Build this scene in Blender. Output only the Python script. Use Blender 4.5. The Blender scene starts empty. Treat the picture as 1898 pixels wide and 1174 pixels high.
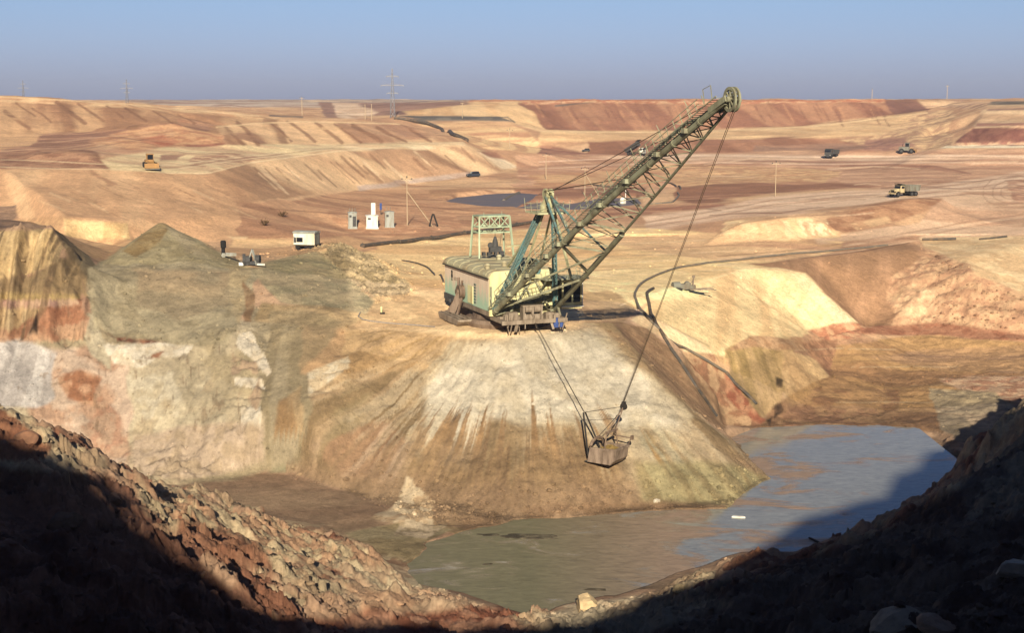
import bpy, math, random
import numpy as np
from mathutils import Vector, Matrix
from mathutils.geometry import delaunay_2d_cdt

random.seed(7)
SC = bpy.context.scene
COL = SC.collection
R = math.radians

# ---------------------------------------------------------------- camera
CAM_H = 31.5                       # eye height above the bench the dragline stands on
PITCH = R(8.67)
LENS = 50.0
FPX = LENS / 36.0 * 1898.0         # focal length in photo pixels, used to turn a sighting into a bearing
cam_d = bpy.data.cameras.new("camera")
cam_d.lens = LENS
cam_d.sensor_width = 36.0
cam_d.clip_start = 0.5
cam_d.clip_end = 30000.0
cam = bpy.data.objects.new("camera", cam_d)
cam.location = (0, 0, CAM_H)
cam.rotation_euler = (math.pi / 2 - PITCH, 0, 0)
COL.objects.link(cam)
SC.camera = cam

# ---------------------------------------------------------------- sun and sky
SUN_EL = R(24.0)
SUN_AZ = R(-0.5)                   # the sun stands behind the camera
to_sun = Vector((-math.sin(SUN_AZ) * math.cos(SUN_EL), -math.cos(SUN_AZ) * math.cos(SUN_EL), math.sin(SUN_EL)))
sun_d = bpy.data.lights.new("sun", 'SUN')
sun_d.energy = 5.0
sun_d.angle = R(0.53)
sun_d.color = (1.0, 0.90, 0.75)
sun = bpy.data.objects.new("sun", sun_d)
sun.rotation_euler = to_sun.to_track_quat('Z', 'Y').to_euler()
sun.location = (-40, -60, 90)
COL.objects.link(sun)

world = bpy.data.worlds.new("World")
SC.world = world
world.use_nodes = True
wn, wl = world.node_tree.nodes, world.node_tree.links
bg = wn["Background"]
sky = wn.new("ShaderNodeTexSky")
sky.sky_type = 'NISHITA'
sky.sun_disc = False
sky.sun_elevation = SUN_EL
sky.sun_rotation = math.pi + SUN_AZ     # behind the camera, to the left
sky.air_density = 1.0
sky.dust_density = 0.6
sky.ozone_density = 2.0
# a thin band of dust low over the plain dims and cools the sky towards the horizon
tc = wn.new("ShaderNodeTexCoord")
sep = wn.new("ShaderNodeSeparateXYZ")
ramp = wn.new("ShaderNodeValToRGB")
mul = wn.new("ShaderNodeMixRGB")
mul.blend_type = 'MULTIPLY'
mul.inputs[0].default_value = 1.0
wl.new(tc.outputs["Generated"], sep.inputs[0])
mr = wn.new("ShaderNodeMapRange")
mr.inputs[1].default_value = -0.005
mr.inputs[2].default_value = 0.25
wl.new(sep.outputs["Z"], mr.inputs[0])
wl.new(mr.outputs[0], ramp.inputs[0])
SKYRAMP = [(0.0, (0.46, 0.53, 1.06)), (0.12, (0.46, 0.53, 0.97)), (0.30, (0.48, 0.56, 0.86)), (0.55, (0.44, 0.50, 0.71)), (1.0, (0.40, 0.44, 0.60))]
while len(ramp.color_ramp.elements) < len(SKYRAMP):
    ramp.color_ramp.elements.new(0.5)
for e, (p, c) in zip(ramp.color_ramp.elements, SKYRAMP):
    e.position = p
    e.color = (*c, 1)
wl.new(sky.outputs[0], mul.inputs[1])
wl.new(ramp.outputs[0], mul.inputs[2])
wl.new(mul.outputs[0], bg.inputs[0])
bg.inputs[1].default_value = 0.062

SC.view_settings.view_transform = 'Standard'
SC.view_settings.look = 'None'
SC.view_settings.exposure = 0.88
SC.view_settings.gamma = 1.0
SC.cycles.max_bounces = 5
SC.cycles.use_denoising = True

# ---------------------------------------------------------------- sighting helpers
CP, SP = math.cos(PITCH), math.sin(PITCH)

def ray(px, py):
    a, b = (px - 949.0) / FPX, (587.0 - py) / FPX
    return a, CP + b * SP, -SP + b * CP      # bearing, run and fall of the line of sight

def at_z(px, py, z):
    a, b, c = ray(px, py)
    t = (z - CAM_H) / c
    return (a * t, b * t, z)

def at_y(px, py, Y):
    a, b, c = ray(px, py)
    t = Y / b
    return (a * t, Y, CAM_H + c * t)

def lin(c):
    return tuple(((v / 255.0) / 12.92 if v <= 10 else ((v / 255.0 + 0.055) / 1.055) ** 2.4) for v in c)
# ================================================================ TERRAIN
# surveyed points of the pit: each is a sighting with a known height (z) or a known distance (Y)
SURVEY = []
def Z(z, *pts):
    SURVEY.append([at_z(px, py, z) for px, py in pts])
def D(*pts):                       # (px, py, distance)
    SURVEY.append([at_y(*p) for p in pts])
def Q(*pts):                       # (px, py, z)
    SURVEY.append([at_z(*p) for p in pts])
def W(*pts):                       # plain metres
    SURVEY.extend([[tuple(map(float, p))] for p in pts])

WATER = -18.0
# --- the knoll under the camera and the near bank
W((-30, 4, 26), (-8, 4, 27.5), (0, 4, 28), (8, 4, 27), (30, 4, 22))
W((-40, 20, 19), (-10, 20, 19.5), (0, 20, 18), (10, 20, 17), (40, 20, 15))
W((-20, 36, 10.5), (-10, 36, 10.5), (0, 36, 10), (10, 36, 9.5), (20, 36, 9))
D((-400, 1250, 62), (0, 1250, 62), (200, 1250, 66), (400, 1250, 72), (600, 1250, 80), (800, 1250, 90), (950, 1250, 98),
  (1100, 1250, 92), (1300, 1250, 80), (1500, 1250, 68), (1700, 1250, 56), (1898, 1250, 48), (2300, 1250, 42))
D((-400, 1000, 86), (0, 1000, 88), (150, 1000, 92), (300, 1040, 96), (450, 1090, 100), (620, 1120, 107), (800, 1140, 116), (930, 1165, 119))
D((-400, 880, 102), (0, 880, 104), (120, 900, 107.6), (220, 940, 107), (330, 990, 116), (470, 1030, 122), (620, 1060, 134), (760, 1105, 131))
D((-400, 780, 120), (-150, 770, 121), (0, 765, 122), (100, 826, 122), (200, 872, 128), (300, 908, 140), (430, 955, 150), (560, 988, 153), (650, 1006, 154))
W((-50, 144, -8), (-46, 153, -13), (-66, 144, -6), (-70, 156, -13), (-80, 165, -15))
# --- floor west of the cone
Q((100, 868, -16.4), (250, 886, -16.8), (330, 894, -16.9), (420, 884, -16.9), (500, 872, -16.9))
Q((330, 905, -17), (430, 938, -17.2), (560, 908, -17.2), (600, 970, -17.5), (700, 975, -17.5), (640, 920, -17.3))
Q((700, 1010, -17.5), (745, 1040, -17.8), (830, 985, -17.7), (740, 920, -17.2), (760, 960, -16.8), (690, 955, -17.2), (800, 955, -17.0))
# near shore of the pond and the toe of the right bank
Q((745, 1048, -18), (770, 1078, -18), (870, 1100, -18), (950, 1128, -18), (1004, 1143, -18))
Q((1030, 1138, -17.6), (1150, 1117, -17.3), (1250, 1096, -17.0), (1350, 1068, -16.6), (1450, 1045, -16))
D((1450, 1045, 142), (1560, 1010, 143), (1640, 985, 148), (1700, 957, 155), (1760, 930, 161), (1800, 890, 167), (1842, 820, 170), (1898, 738, 172), (2100, 600, 180), (2500, 520, 188))
D((1100, 1174, 118), (1200, 1174, 108), (1350, 1174, 98), (1500, 1174, 86), (1700, 1174, 72), (1898, 1174, 61), (2300, 1174, 50))
D((1300, 1110, 122), (1450, 1090, 116), (1600, 1060, 112), (1750, 1020, 108), (1898, 960, 108), (2300, 900, 100))
D((1600, 1020, 132), (1720, 985, 128), (1830, 920, 130), (1898, 850, 134), (2300, 760, 130))
D((1898, 1060, 84), (1700, 1110, 90))
# bed behind the right bank
Q((1500, 1000, -19.5), (1700, 930, -19.5), (1790, 880, -19.5), (1850, 880, -18.5), (1898, 850, -17.6), (2200, 800, -16), (2600, 760, -14))
# pond bed
Q((900, 1050, -19.3), (1100, 1050, -19.5), (1300, 1000, -19.5), (1450, 900, -19.5), (1600, 850, -19.5), (1500, 950, -19.5))
# shore of the cone
Q((745, 1042, -18), (800, 1010, -18), (860, 985, -18), (960, 962, -18), (1100, 955, -18), (1230, 945, -18), (1345, 945, -18), (1365, 925, -18),
  (1430, 888, -18), (1400, 860, -18), (1370, 832, -18), (1338, 800, -18))
Q((1338, 797, -18), (1400, 792, -18), (1500, 785, -18), (1600, 789, -18), (1740, 797, -18), (1785, 828, -18), (1805, 868, -18))
# --- the cone under the dragline
D((640, 612, 199), (740, 621, 196), (830, 631, 193.5), (920, 636, 192), (1000, 631, 192), (1060, 617, 194), (1100, 606, 197), (1132, 594, 202))
Q((820, 600, -.1), (900, 612, -.2), (1000, 612, -.2), (1070, 598, -.1))
Q((560, 882, -17), (640, 908, -17.2), (720, 948, -17.4), (790, 985, -17.8))
D((560, 625, 197), (560, 760, 182), (500, 760, 183.5))
D((1102, 608, 197), (1200, 690, 189), (1300, 780, 184), (1400, 862, 184.5))
D((1150, 606, 204), (1300, 755, 200), (1334, 786, 207))
# --- cream slope to the right of the dragline
D((1190, 590, 212), (1260, 642, 210), (1330, 722, 211), (1338, 775, 213))
Z(-.1, (1100, 575), (1150, 560), (1180, 572))
Q((1290, 522, -.4), (1380, 500, -1), (1440, 497, -1.3), (1490, 508, -2.2))
D((1345, 657, 224), (1400, 632, 234), (1460, 636, 238), (1500, 619, 251), (1600, 606, 268))
D((1338, 742, 213.5), (1400, 757, 216), (1450, 762, 218), (1500, 735, 225), (1530, 690, 236))
Q((1500, 478, -.5), (1600, 465, -.5), (1680, 450, -.3))
Q((1640, 602, -12), (1700, 606, -12.5), (1800, 616, -12.6), (1898, 624, -12.8), (2200, 640, -13))
Q((1610, 612, -13.2), (1700, 618, -13.8), (1800, 628, -14), (1898, 634, -14), (2200, 650, -14.5))
D((1700, 452, 322), (1790, 478, 296), (1800, 500, 285), (1898, 548, 278), (2200, 600, 275))
D((1660, 520, 292), (1720, 540, 284), (1800, 570, 276), (1898, 592, 270))
Q((1700, 440, 0.2), (1898, 436, .6), (2300, 430, 1))
# mud flat on the right
Q((1420, 772, -17.4), (1500, 770, -17.6), (1640, 770, -17.6), (1640, 700, -16.2), (1800, 690, -16), (1898, 700, -16), (2200, 700, -15.5))
Q((1545, 690, -16), (1545, 650, -14.6), (1700, 650, -15), (1898, 655, -15), (1800, 740, -16.4), (1740, 790, -17.8))
# --- bench level around and behind the dragline
Z(0, (1250, 480), (1100, 520), (1300, 455), (1100, 440), (900, 470), (800, 520), (760, 490), (1000, 480), (1200, 430))
Q((700, 470, .5), (800, 440, .8), (960, 415, .8), (720, 452, 1.2))
Q((1330, 441, .4), (1440, 448, .5), (1550, 434, .6), (1480, 446, .5))
D((1345, 424, 322), (1380, 412, 322), (1440, 406, 322), (1500, 400, 328), (1545, 408, 330))
D((1345, 415, 340), (1440, 398, 345), (1520, 392, 350))
D((1560, 428, 332), (1640, 410, 342), (1740, 386, 355))
D((1560, 396, 345), (1620, 382, 352), (1700, 369, 362), (1750, 369, 368))
D((1600, 378, 385), (1700, 365, 392), (1800, 350, 420), (1898, 335, 470), (2200, 330, 480))
Q((1898, 400, 2), (1800, 400, 2), (2200, 400, 2), (1700, 425, 1))
Q((1240, 392, 1), (1300, 385, 1.5), (1437, 364, 3), (1560, 355, 4))
Q((1240, 345, 1.4), (1300, 345, 2), (1450, 340, 2.6))
D((1250, 320, 600), (1400, 312, 610), (1500, 305, 625), (1650, 310, 600), (1898, 305, 600), (2200, 305, 600))
D((1100, 300, 640), (1300, 292, 660), (1540, 294, 662), (1800, 288, 660), (2200, 288, 650))
# --- dark basin in the middle distance
Q((820, 352, 1.8), (900, 340, 2), (1000, 340, 2), (1100, 345, 1.6), (1200, 352, 1.4))
Q((780, 370, 1.5), (840, 390, 1.4), (960, 393, 1.4), (1100, 395, 1.2), (1180, 390, 1.2))
# --- foot of the far benches
Q((1000, 281, 5), (1100, 284, 5), (1250, 285, 5), (1450, 283, 5.5), (1620, 280, 6), (1740, 275, 7))
D((960, 250, 760), (1000, 263, 745), (1100, 258, 750), (1200, 259, 752), (1300, 259, 752), (1400, 257, 755), (1500, 254, 760), (1620, 250, 765))
D((960, 235, 850), (1050, 240, 870), (1200, 242, 880), (1350, 240, 885), (1500, 232, 890), (1620, 222, 900), (1720, 208, 905))
D((870, 187, 960), (1000, 185.5, 950), (1300, 185, 945), (1500, 185, 945), (1720, 184.5, 950), (1800, 184, 960))
W((-400, 1500, 31.2), (0, 1500, 31.2), (400, 1500, 31.2), (900, 1500, 31.2), (-900, 1500, 31.2))
W((-2000, 3600, 30.5), (-800, 3600, 30.5), (0, 3600, 30.5), (800, 3600, 30.5), (2000, 3600, 30.5))
# right hand far cut
D((1640, 266, 690), (1700, 255, 720), (1745, 270, 670))
D((1650, 230, 820), (1700, 205, 860), (1750, 196, 880))
D((1690, 262, 700), (1720, 235, 760), (1750, 215, 820))
D((1765, 270, 650), (1898, 274, 630), (2200, 276, 620))
D((1780, 262, 662), (1898, 268, 645), (2200, 270, 640))
D((1800, 236, 684), (1898, 231, 668), (2200, 230, 660))
D((1810, 230, 720), (1898, 226, 705), (2200, 224, 700))
D((1825, 205, 745), (1898, 202, 730), (2200, 200, 720))
D((1830, 191, 800), (1898, 187, 790), (2200, 180, 780))
# --- centre terraces
D((620, 187, 1500), (700, 183, 1400), (800, 186, 1250))
D((600, 212, 860), (680, 215, 820), (760, 217, 800), (860, 217, 800), (940, 219, 800))
D((640, 200, 1000), (740, 200, 980), (860, 190, 960))
D((770, 212, 825), (860, 200, 850), (940, 200, 880))
D((760, 222, 785), (860, 226, 780), (950, 232, 790))
D((800, 255, 720), (900, 262, 700), (960, 268, 690), (1000, 275, 700))
# --- left: top ridge, brown tract, second ridge
D((-500, 168, 545), (-200, 173, 550), (0, 178, 560), (120, 184, 566), (250, 193, 580), (340, 202, 600), (480, 214, 650), (570, 222, 700))
D((-500, 255, 455), (0, 253, 465), (150, 243, 490), (330, 234, 520), (480, 229, 580))
D((-500, 180, 620), (0, 186, 640), (200, 198, 680), (400, 208, 740))
W((-400, 800, 29), (-250, 800, 28), (-330, 1100, 30.5), (-100, 1000, 27))
D((60, 262, 440), (200, 248, 462), (310, 228, 480), (400, 246, 474))
D((0, 285, 400), (180, 280, 415), (290, 277, 425), (420, 276, 450))
D((400, 236, 555), (470, 228, 580), (560, 224.5, 605), (650, 226, 630), (740, 229, 640), (800, 244, 625), (862, 262, 598))
D((440, 270, 485), (540, 270, 515), (640, 268, 548), (760, 266, 570), (858, 266, 578))
# bench one: pale floor, front edge, the long peach slope
D((-500, 312, 330), (0, 312, 335), (180, 313, 337), (300, 321, 338), (390, 320, 352), (460, 304, 398), (550, 292, 440), (640, 280, 485), (770, 271, 545), (862, 265, 575))
D((40, 300, 352), (70, 286, 356), (110, 279, 356), (160, 282, 353), (190, 296, 349))
D((60, 274, 385), (160, 276, 380), (220, 290, 385))
D((330, 300, 370), (400, 294, 400), (470, 282, 450))
D((-500, 480, 262), (-200, 480, 264), (60, 470, 266), (180, 468, 267), (300, 455, 274), (440, 437, 288), (545, 437, 291))
D((440, 402, 305), (520, 388, 330), (650, 353, 450), (760, 343, 500), (880, 327, 530), (962, 313, 585))
Q((640, 424, 2), (700, 422, 2), (757, 420, 2), (680, 395, 2.4), (760, 385, 2))
Q((440, 452, 3.2), (540, 452, 3), (567, 466, 2.6), (620, 450, 2.4), (480, 462, 3.2))
D((120, 403, 268), (180, 408, 270), (236, 414, 273), (120, 440, 264), (180, 443, 266), (236, 446, 268))
# --- left cliff
D((-500, 440, 210), (0, 431, 212), (60, 427, 213), (96, 425, 214), (128, 450, 213), (152, 482, 212), (168, 520, 209), (176, 560, 205))
D((-500, 520, 204), (0, 520, 204.5), (80, 516, 205), (120, 490, 206.5), (145, 540, 206))
D((-500, 540, 202), (0, 540, 203), (150, 545, 204))
D((-500, 620, 197.5), (0, 622, 198), (100, 622, 198.5), (170, 625, 199.5))
D((-500, 800, 182), (0, 760, 186), (120, 780, 187), (240, 800, 186.5))
D((-500, 400, 232), (0, 405, 236), (60, 410, 236))
D((200, 640, 199), (340, 640, 199), (440, 622, 199), (505, 622, 199.5), (500, 700, 190))
D((340, 760, 188), (440, 760, 186.5))
D((240, 820, 184.5), (330, 840, 183), (440, 830, 181.5))
# the two grey piles
D((298, 411, 240), (297, 411.5, 241), (299, 411.5, 239.5))
D((190, 491, 223), (240, 497, 220), (300, 497, 219), (360, 492, 221), (425, 490, 226))
D((210, 470, 240), (250, 462, 248), (350, 462, 248), (405, 466, 244))
D((180, 510, 216), (240, 520, 213), (300, 515, 214.5), (400, 505, 218), (480, 500, 221))
D((205, 560, 207.5), (300, 560, 209), (400, 560, 210))
D((500, 492, 226), (540, 482, 232), (585, 466, 241), (610, 456, 247), (640, 451, 254), (700, 488, 240), (760, 530, 222))
D((540, 560, 209), (610, 575, 206), (665, 578, 207), (700, 560, 212))
D((660, 470, 262), (720, 500, 250))
D((420, 472, 246), (462, 490, 233), (520, 475, 246))
# edges of the surveyed area
W((-130, 30, 22), (-150, 110, 10), (-160, 200, 10), (-190, 280, 8), (150, 30, 18), (150, 110, 14), (160, 200, 2), (190, 280, 0))

# ---- densify the break lines and triangulate them in bearing / log-distance space
def dens(line):
    out = []
    for a, b in zip(line[:-1], line[1:]):
        pa, pb = np.array(a), np.array(b)
        d = math.hypot(a[0] - b[0], a[1] - b[1]) / max(20, min(a[1], b[1]))
        n = max(1, int(d / 0.035))
        for k in range(n):
            out.append(tuple(pa + (pb - pa) * k / n))
    out.append(tuple(line[-1]))
    return out
pts = []
seen = set()
for ln in SURVEY:
    for p in dens(ln):
        if p[1] < 3: continue
        k = (round(p[0] / p[1] / 0.003), round(math.log(p[1]) / 0.006))
        if k in seen: continue
        seen.add(k)
        pts.append(p)
UMAX = 0.62
T0, T1 = math.log(4.0), math.log(3600.0)
for T in np.linspace(T0, T1, 14):      # a frame of guard points along both sides
    for s in (-1, 1):
        Y = math.exp(T)
        near = sorted(pts, key=lambda p: (p[0] / p[1] - s * UMAX) ** 2 + 2 * (math.log(p[1]) - T) ** 2)[:2]
        pts.append((s * (UMAX + .03) * Y, Y, sum(q[2] for q in near) / 2))
pts = np.array(pts)
su, sv, sz = pts[:, 0] / pts[:, 1], np.log(pts[:, 1]), pts[:, 2]
# CDT on the scaled plane
res = delaunay_2d_cdt([Vector((float(a) * 1.0, float(b) * 1.0)) for a, b in zip(su, sv)], [], [], 0, 1e-7)
dv, df, orig = res[0], res[2], res[3]
vz = np.array([sz[o[0]] for o in orig])
vu = np.array([v.x for v in dv]); vt = np.array([v.y for v in dv])

# ---- the grid: bearing columns, distance rows
UC = np.concatenate([np.linspace(-UMAX, -0.41, 60, endpoint=False), np.linspace(-0.41, 0.41, 860, endpoint=False), np.linspace(0.41, UMAX, 61)])
def rows():
    y, out = 5.0, []
    while y < 3600:
        out.append(y)
        if y < 28: y *= 1.02
        elif y < 125: y *= 1.0026
        elif y < 330: y *= 1.0016
        elif y < 700: y *= 1.0017
        elif y < 1000: y *= 1.0024
        else: y *= 1.02
    return np.array(out)
YR = rows()
NR, NC = len(YR), len(UC)
TR = np.log(YR)
HZ = np.full((NR, NC), np.nan)
for f in df:
    for k in range(1, len(f) - 1):
        a, b, c = f[0], f[k], f[k + 1]
        u3, t3, z3 = vu[[a, b, c]], vt[[a, b, c]], vz[[a, b, c]]
        c0, c1 = np.searchsorted(UC, u3.min() - 1e-9), np.searchsorted(UC, u3.max() + 1e-9)
        r0, r1 = np.searchsorted(TR, t3.min() - 1e-9), np.searchsorted(TR, t3.max() + 1e-9)
        if c0 >= c1 or r0 >= r1: continue
        uu, tt = np.meshgrid(UC[c0:c1], TR[r0:r1])
        det = (t3[1] - t3[2]) * (u3[0] - u3[2]) + (u3[2] - u3[1]) * (t3[0] - t3[2])
        if abs(det) < 1e-14: continue
        l0 = ((t3[1] - t3[2]) * (uu - u3[2]) + (u3[2] - u3[1]) * (tt - t3[2])) / det
        l1 = ((t3[2] - t3[0]) * (uu - u3[2]) + (u3[0] - u3[2]) * (tt - t3[2])) / det
        l2 = 1 - l0 - l1
        m = (l0 > -1e-6) & (l1 > -1e-6) & (l2 > -1e-6)
        HZ[r0:r1, c0:c1][m] = (l0 * z3[0] + l1 * z3[1] + l2 * z3[2])[m]
bad = np.isnan(HZ)
if bad.any():
    for r in range(NR):
        b = bad[r]
        if b.all(): HZ[r] = HZ[r - 1]
        elif b.any(): HZ[r, b] = np.interp(UC[b], UC[~b], HZ[r, ~b])

def blur(a, n, axis):
    for _ in range(n):
        p = np.pad(a, [(1, 1) if i == axis else (0, 0) for i in range(a.ndim)], mode='edge')
        lo = np.take(p, range(0, a.shape[axis]), axis); hi = np.take(p, range(2, a.shape[axis] + 2), axis)
        a = 0.5 * a + 0.25 * (lo + hi)
    return a
HZ = blur(blur(HZ, 9, 0), 7, 1)

UU, YY = np.meshgrid(UC, YR)
XX = UU * YY

# ---- noise
def _hash(ix, iy, iz, seed):
    h = (ix.astype(np.uint32) * np.uint32(374761393) + iy.astype(np.uint32) * np.uint32(668265263)
         + iz.astype(np.uint32) * np.uint32(2147483647 - 12345) + np.uint32((seed * 974711 + 1013904223) & 0xffffffff))
    h ^= h >> np.uint32(13); h *= np.uint32(1274126177); h ^= h >> np.uint32(16)
    h *= np.uint32(2246822519); h ^= h >> np.uint32(15)
    return (h & np.uint32(0xffffff)).astype(np.float32) / np.float32(0xffffff)
def vnoise(x, y, z=None, seed=0):
    x = np.asarray(x, np.float32); y = np.asarray(y, np.float32)
    x0, y0 = np.floor(x), np.floor(y)
    fx, fy = x - x0, y - y0
    fx = fx * fx * fx * (fx * (fx * 6 - 15) + 10); fy = fy * fy * fy * (fy * (fy * 6 - 15) + 10)
    ix, iy = x0.astype(np.int64), y0.astype(np.int64)
    if z is None:
        iz = np.zeros_like(ix)
        a = _hash(ix, iy, iz, seed); b = _hash(ix + 1, iy, iz, seed); c = _hash(ix, iy + 1, iz, seed); d = _hash(ix + 1, iy + 1, iz, seed)
        return (a + (b - a) * fx) * (1 - fy) + (c + (d - c) * fx) * fy
    z = np.asarray(z, np.float32); z0 = np.floor(z); fz = z - z0; fz = fz * fz * (3 - 2 * fz); iz = z0.astype(np.int64)
    out = 0
    for k, w in ((0, 1 - fz), (1, fz)):
        a = _hash(ix, iy, iz + k, seed); b = _hash(ix + 1, iy, iz + k, seed); c = _hash(ix, iy + 1, iz + k, seed); d = _hash(ix + 1, iy + 1, iz + k, seed)
        out = out + w * ((a + (b - a) * fx) * (1 - fy) + (c + (d - c) * fx) * fy)
    return out
def fbm(x, y, z=None, oct=4, seed=0, gain=.5):
    s, a, t = 0, 1.0, 0
    for o in range(oct):
        m = 2.03 ** o
        s = s + a * vnoise(x * m + 17.3 * o, y * m - 9.1 * o, None if z is None else z * m + 3.7 * o, seed + o)
        t += a; a *= gain
    return s / t                    # 0..1
def ridged(x, y, oct=4, seed=0):
    s, a, t = 0, 1.0, 0
    for o in range(oct):
        m = 2.1 ** o
        s = s + a * (1 - np.abs(2 * vnoise(x * m + 5.1 * o, y * m + 2.7 * o, None, seed + o) - 1))
        t += a; a *= .5
    return s / t
def sstep(a, b, x):
    t = np.clip((x - a) / (b - a), 0, 1)
    return t * t * (3 - 2 * t)

def project(X, Y, Zz):
    fwd = Y * CP - (Zz - CAM_H) * SP
    up = Y * SP + (Zz - CAM_H) * CP
    return 949 + FPX * X / fwd, 587 - FPX * up / fwd

PX, PY = project(XX, YY, HZ)

def poly_sd(px, py, poly):
    """signed distance to a closed outline, positive inside"""
    best = np.full(px.shape, 1e9, np.float32); ins = np.zeros(px.shape, bool)
    n = len(poly)
    for i in range(n):
        ax, ay = poly[i]; bx, by = poly[(i + 1) % n]
        dx, dy = bx - ax, by - ay
        t = np.clip(((px - ax) * dx + (py - ay) * dy) / (dx * dx + dy * dy + 1e-9), 0, 1)
        best = np.minimum(best, (px - ax - t * dx) ** 2 + (py - ay - t * dy) ** 2)
        c = (ay > py) != (by > py)
        ins ^= c & (px < (bx - ax) * (py - ay) / ((by - ay) if by != ay else 1e-9) + ax)
    d = np.sqrt(best)
    return np.where(ins, d, -d)
def zone(poly, feather=4.0, jit=5.0, yr=(0, 9999), jx=None, jy=None):
    xs, ys = [p[0] for p in poly], [p[1] for p in poly]
    m = jit * 3.2 + feather + 2
    sel = (PX > min(xs) - m) & (PX < max(xs) + m) & (PY > min(ys) - m) & (PY < max(ys) + m) & (YY > yr[0]) & (YY < yr[1])
    out = np.zeros(PX.shape, np.float32)
    if sel.any():
        ix = np.where(sel)
        px = PX[ix] + JX[ix] * jit * 3.2; py = PY[ix] + JY[ix] * jit * 2.0
        out[ix] = sstep(-feather, feather, poly_sd(px, py, poly))
    return out
# ragged outlines: noise on the ground, coarser far away because everything there is bigger
JS = 14.0 / YY
JX = (fbm(XX * JS, np.log(YY) * 14 * 1.6, HZ * JS * 2, 5, 11) - .5) * 2
JY = (fbm(XX * JS + 40, np.log(YY) * 14 * 1.6, HZ * JS * 2, 5, 23) - .5) * 2

# ---- relief
APEX = (2.0, 203.0)
PHI = np.arctan2(XX - APEX[0], -(YY - APEX[1]))
RAD = np.hypot(XX - APEX[0], YY - APEX[1])
CONE = zone([(640, 612), (830, 630), (1000, 626), (1100, 602), (1150, 620), (1300, 770), (1440, 890), (1350, 950), (1100, 958), (960, 964), (860, 988), (800, 985), (720, 945), (640, 905), (540, 890), (520, 800), (580, 700)], 8, 4, (160, 215))
NEAR = ((YY < 158) & ~((HZ < -17.4))).astype(np.float32)
NEAR = blur(blur(NEAR, 8, 0), 8, 1) * sstep(160, 150, YY) * sstep(-17.9, -16.6, HZ)
NEAR = np.maximum(NEAR, zone([(1540, 985), (1640, 950), (1700, 925), (1760, 890), (1780, 850), (1800, 790), (1860, 700), (2100, 550), (2600, 470), (2600, 1100), (1540, 1100)], 6, 2, (100, 186)) * sstep(-19.3, -17.6, HZ))
HEAPS = zone([(585, 462), (640, 444), (700, 476), (775, 540), (760, 556), (700, 560), (640, 520)], 8, 5, (200, 275))
CLIFF = zone([(-60, 425), (96, 425), (170, 520), (200, 620), (500, 620), (500, 860), (330, 900), (-60, 900)], 12, 6, (176, 222))
FACE = zone([(-60, 425), (96, 423), (150, 480), (160, 545), (170, 625), (-60, 630)], 6, 4, (190, 222))
GREY = zone([(180, 500), (300, 411), (430, 480), (600, 460), (740, 540), (640, 620), (500, 640), (440, 630), (330, 640), (200, 640)], 10, 6, (195, 260))
LUMP = zone([(1650, 520), (1720, 470), (1898, 555), (2100, 600), (2100, 625), (1640, 600)], 10, 6, (250, 330))
MUD = zone([(1400, 780), (1500, 620), (1898, 620), (2100, 640), (2100, 740), (1760, 800), (1400, 795)], 10, 6, (200, 290))
HILL = zone([(1330, 655), (1400, 625), (1500, 640), (1540, 700), (1450, 775), (1400, 770), (1335, 745)], 8, 8, (215, 262))

nz = np.zeros_like(HZ)
# repose cones: fine radial runnels
nz += CONE * (fbm(PHI * 16, RAD * .05, None, 5, 31) - .5) * 1.5 * sstep(10, 26, RAD) * sstep(.3, .75, fbm(XX * .05, YY * .08, None, 3, 33))
nz += CONE * (fbm(XX * .14, YY * .2, None, 4, 35) - .5) * 1.5 * sstep(8, 20, RAD)
nz += CONE * (fbm(XX * .5, YY * .5, None, 6, 37, .68) - .5) * .9
# near bank: clods and ledges
clod = fbm(XX * .16, YY * .16, None, 3, 41) - .5
nz += NEAR * clod * 3.0
nz += NEAR * (np.maximum(0, fbm(XX * .28, YY * .28, None, 3, 45) - .5)) * 3.2
nz += NEAR * (fbm(XX * .45, YY * .45, None, 5, 43, .6) - .5) * 1.05
nz += NEAR * (fbm(XX * 1.3, YY * 1.3, None, 4, 47) - .5) * .6
nz += NEAR * (fbm(XX * 2.4, YY * 2.4, None, 3, 49, .6) - .5) * .42
# angular broken blocks where the bank has been blasted and dozed
def blocks(x, y, size, seed):
    gx, gy = x / size, y / size
    ix, iy = np.floor(gx), np.floor(gy)
    best = np.full(x.shape, 9.0, np.float32); val = np.zeros(x.shape, np.float32)
    for dx in (-1, 0, 1):
        for dy in (-1, 0, 1):
            cx, cy = (ix + dx).astype(np.int64), (iy + dy).astype(np.int64)
            z0 = np.zeros_like(cx)
            ox, oy = cx + _hash(cx, cy, z0, seed), cy + _hash(cx, cy, z0 + 1, seed)
            d = (gx - ox) ** 2 + (gy - oy) ** 2
            h = _hash(cx, cy, z0 + 2, seed) + (gx - ox) * (_hash(cx, cy, z0 + 3, seed) - .5) * 1.6 + (gy - oy) * (_hash(cx, cy, z0 + 4, seed) - .5) * 1.6 - d * .35
            m = d < best
            best = np.where(m, d, best); val = np.where(m, h, val)
    return val
ix = np.where(NEAR > .05)
bx_, by2 = XX[ix] + (JX[ix]) * .35, YY[ix] + JY[ix] * .35
pa = sstep(.42, .62, fbm(XX[ix] * .12, YY[ix] * .12, None, 3, 51))
add = blocks(bx_, by2, 1.9, 301) * .95 * pa + blocks(bx_ + 7, by2, .75, 302) * .34 * (.35 + .65 * pa) + blocks(bx_, by2 + 3, .33, 303) * .13
nz[ix] += (NEAR[ix] * add * sstep(34, 56, YY[ix])).astype(np.float32)
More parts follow.
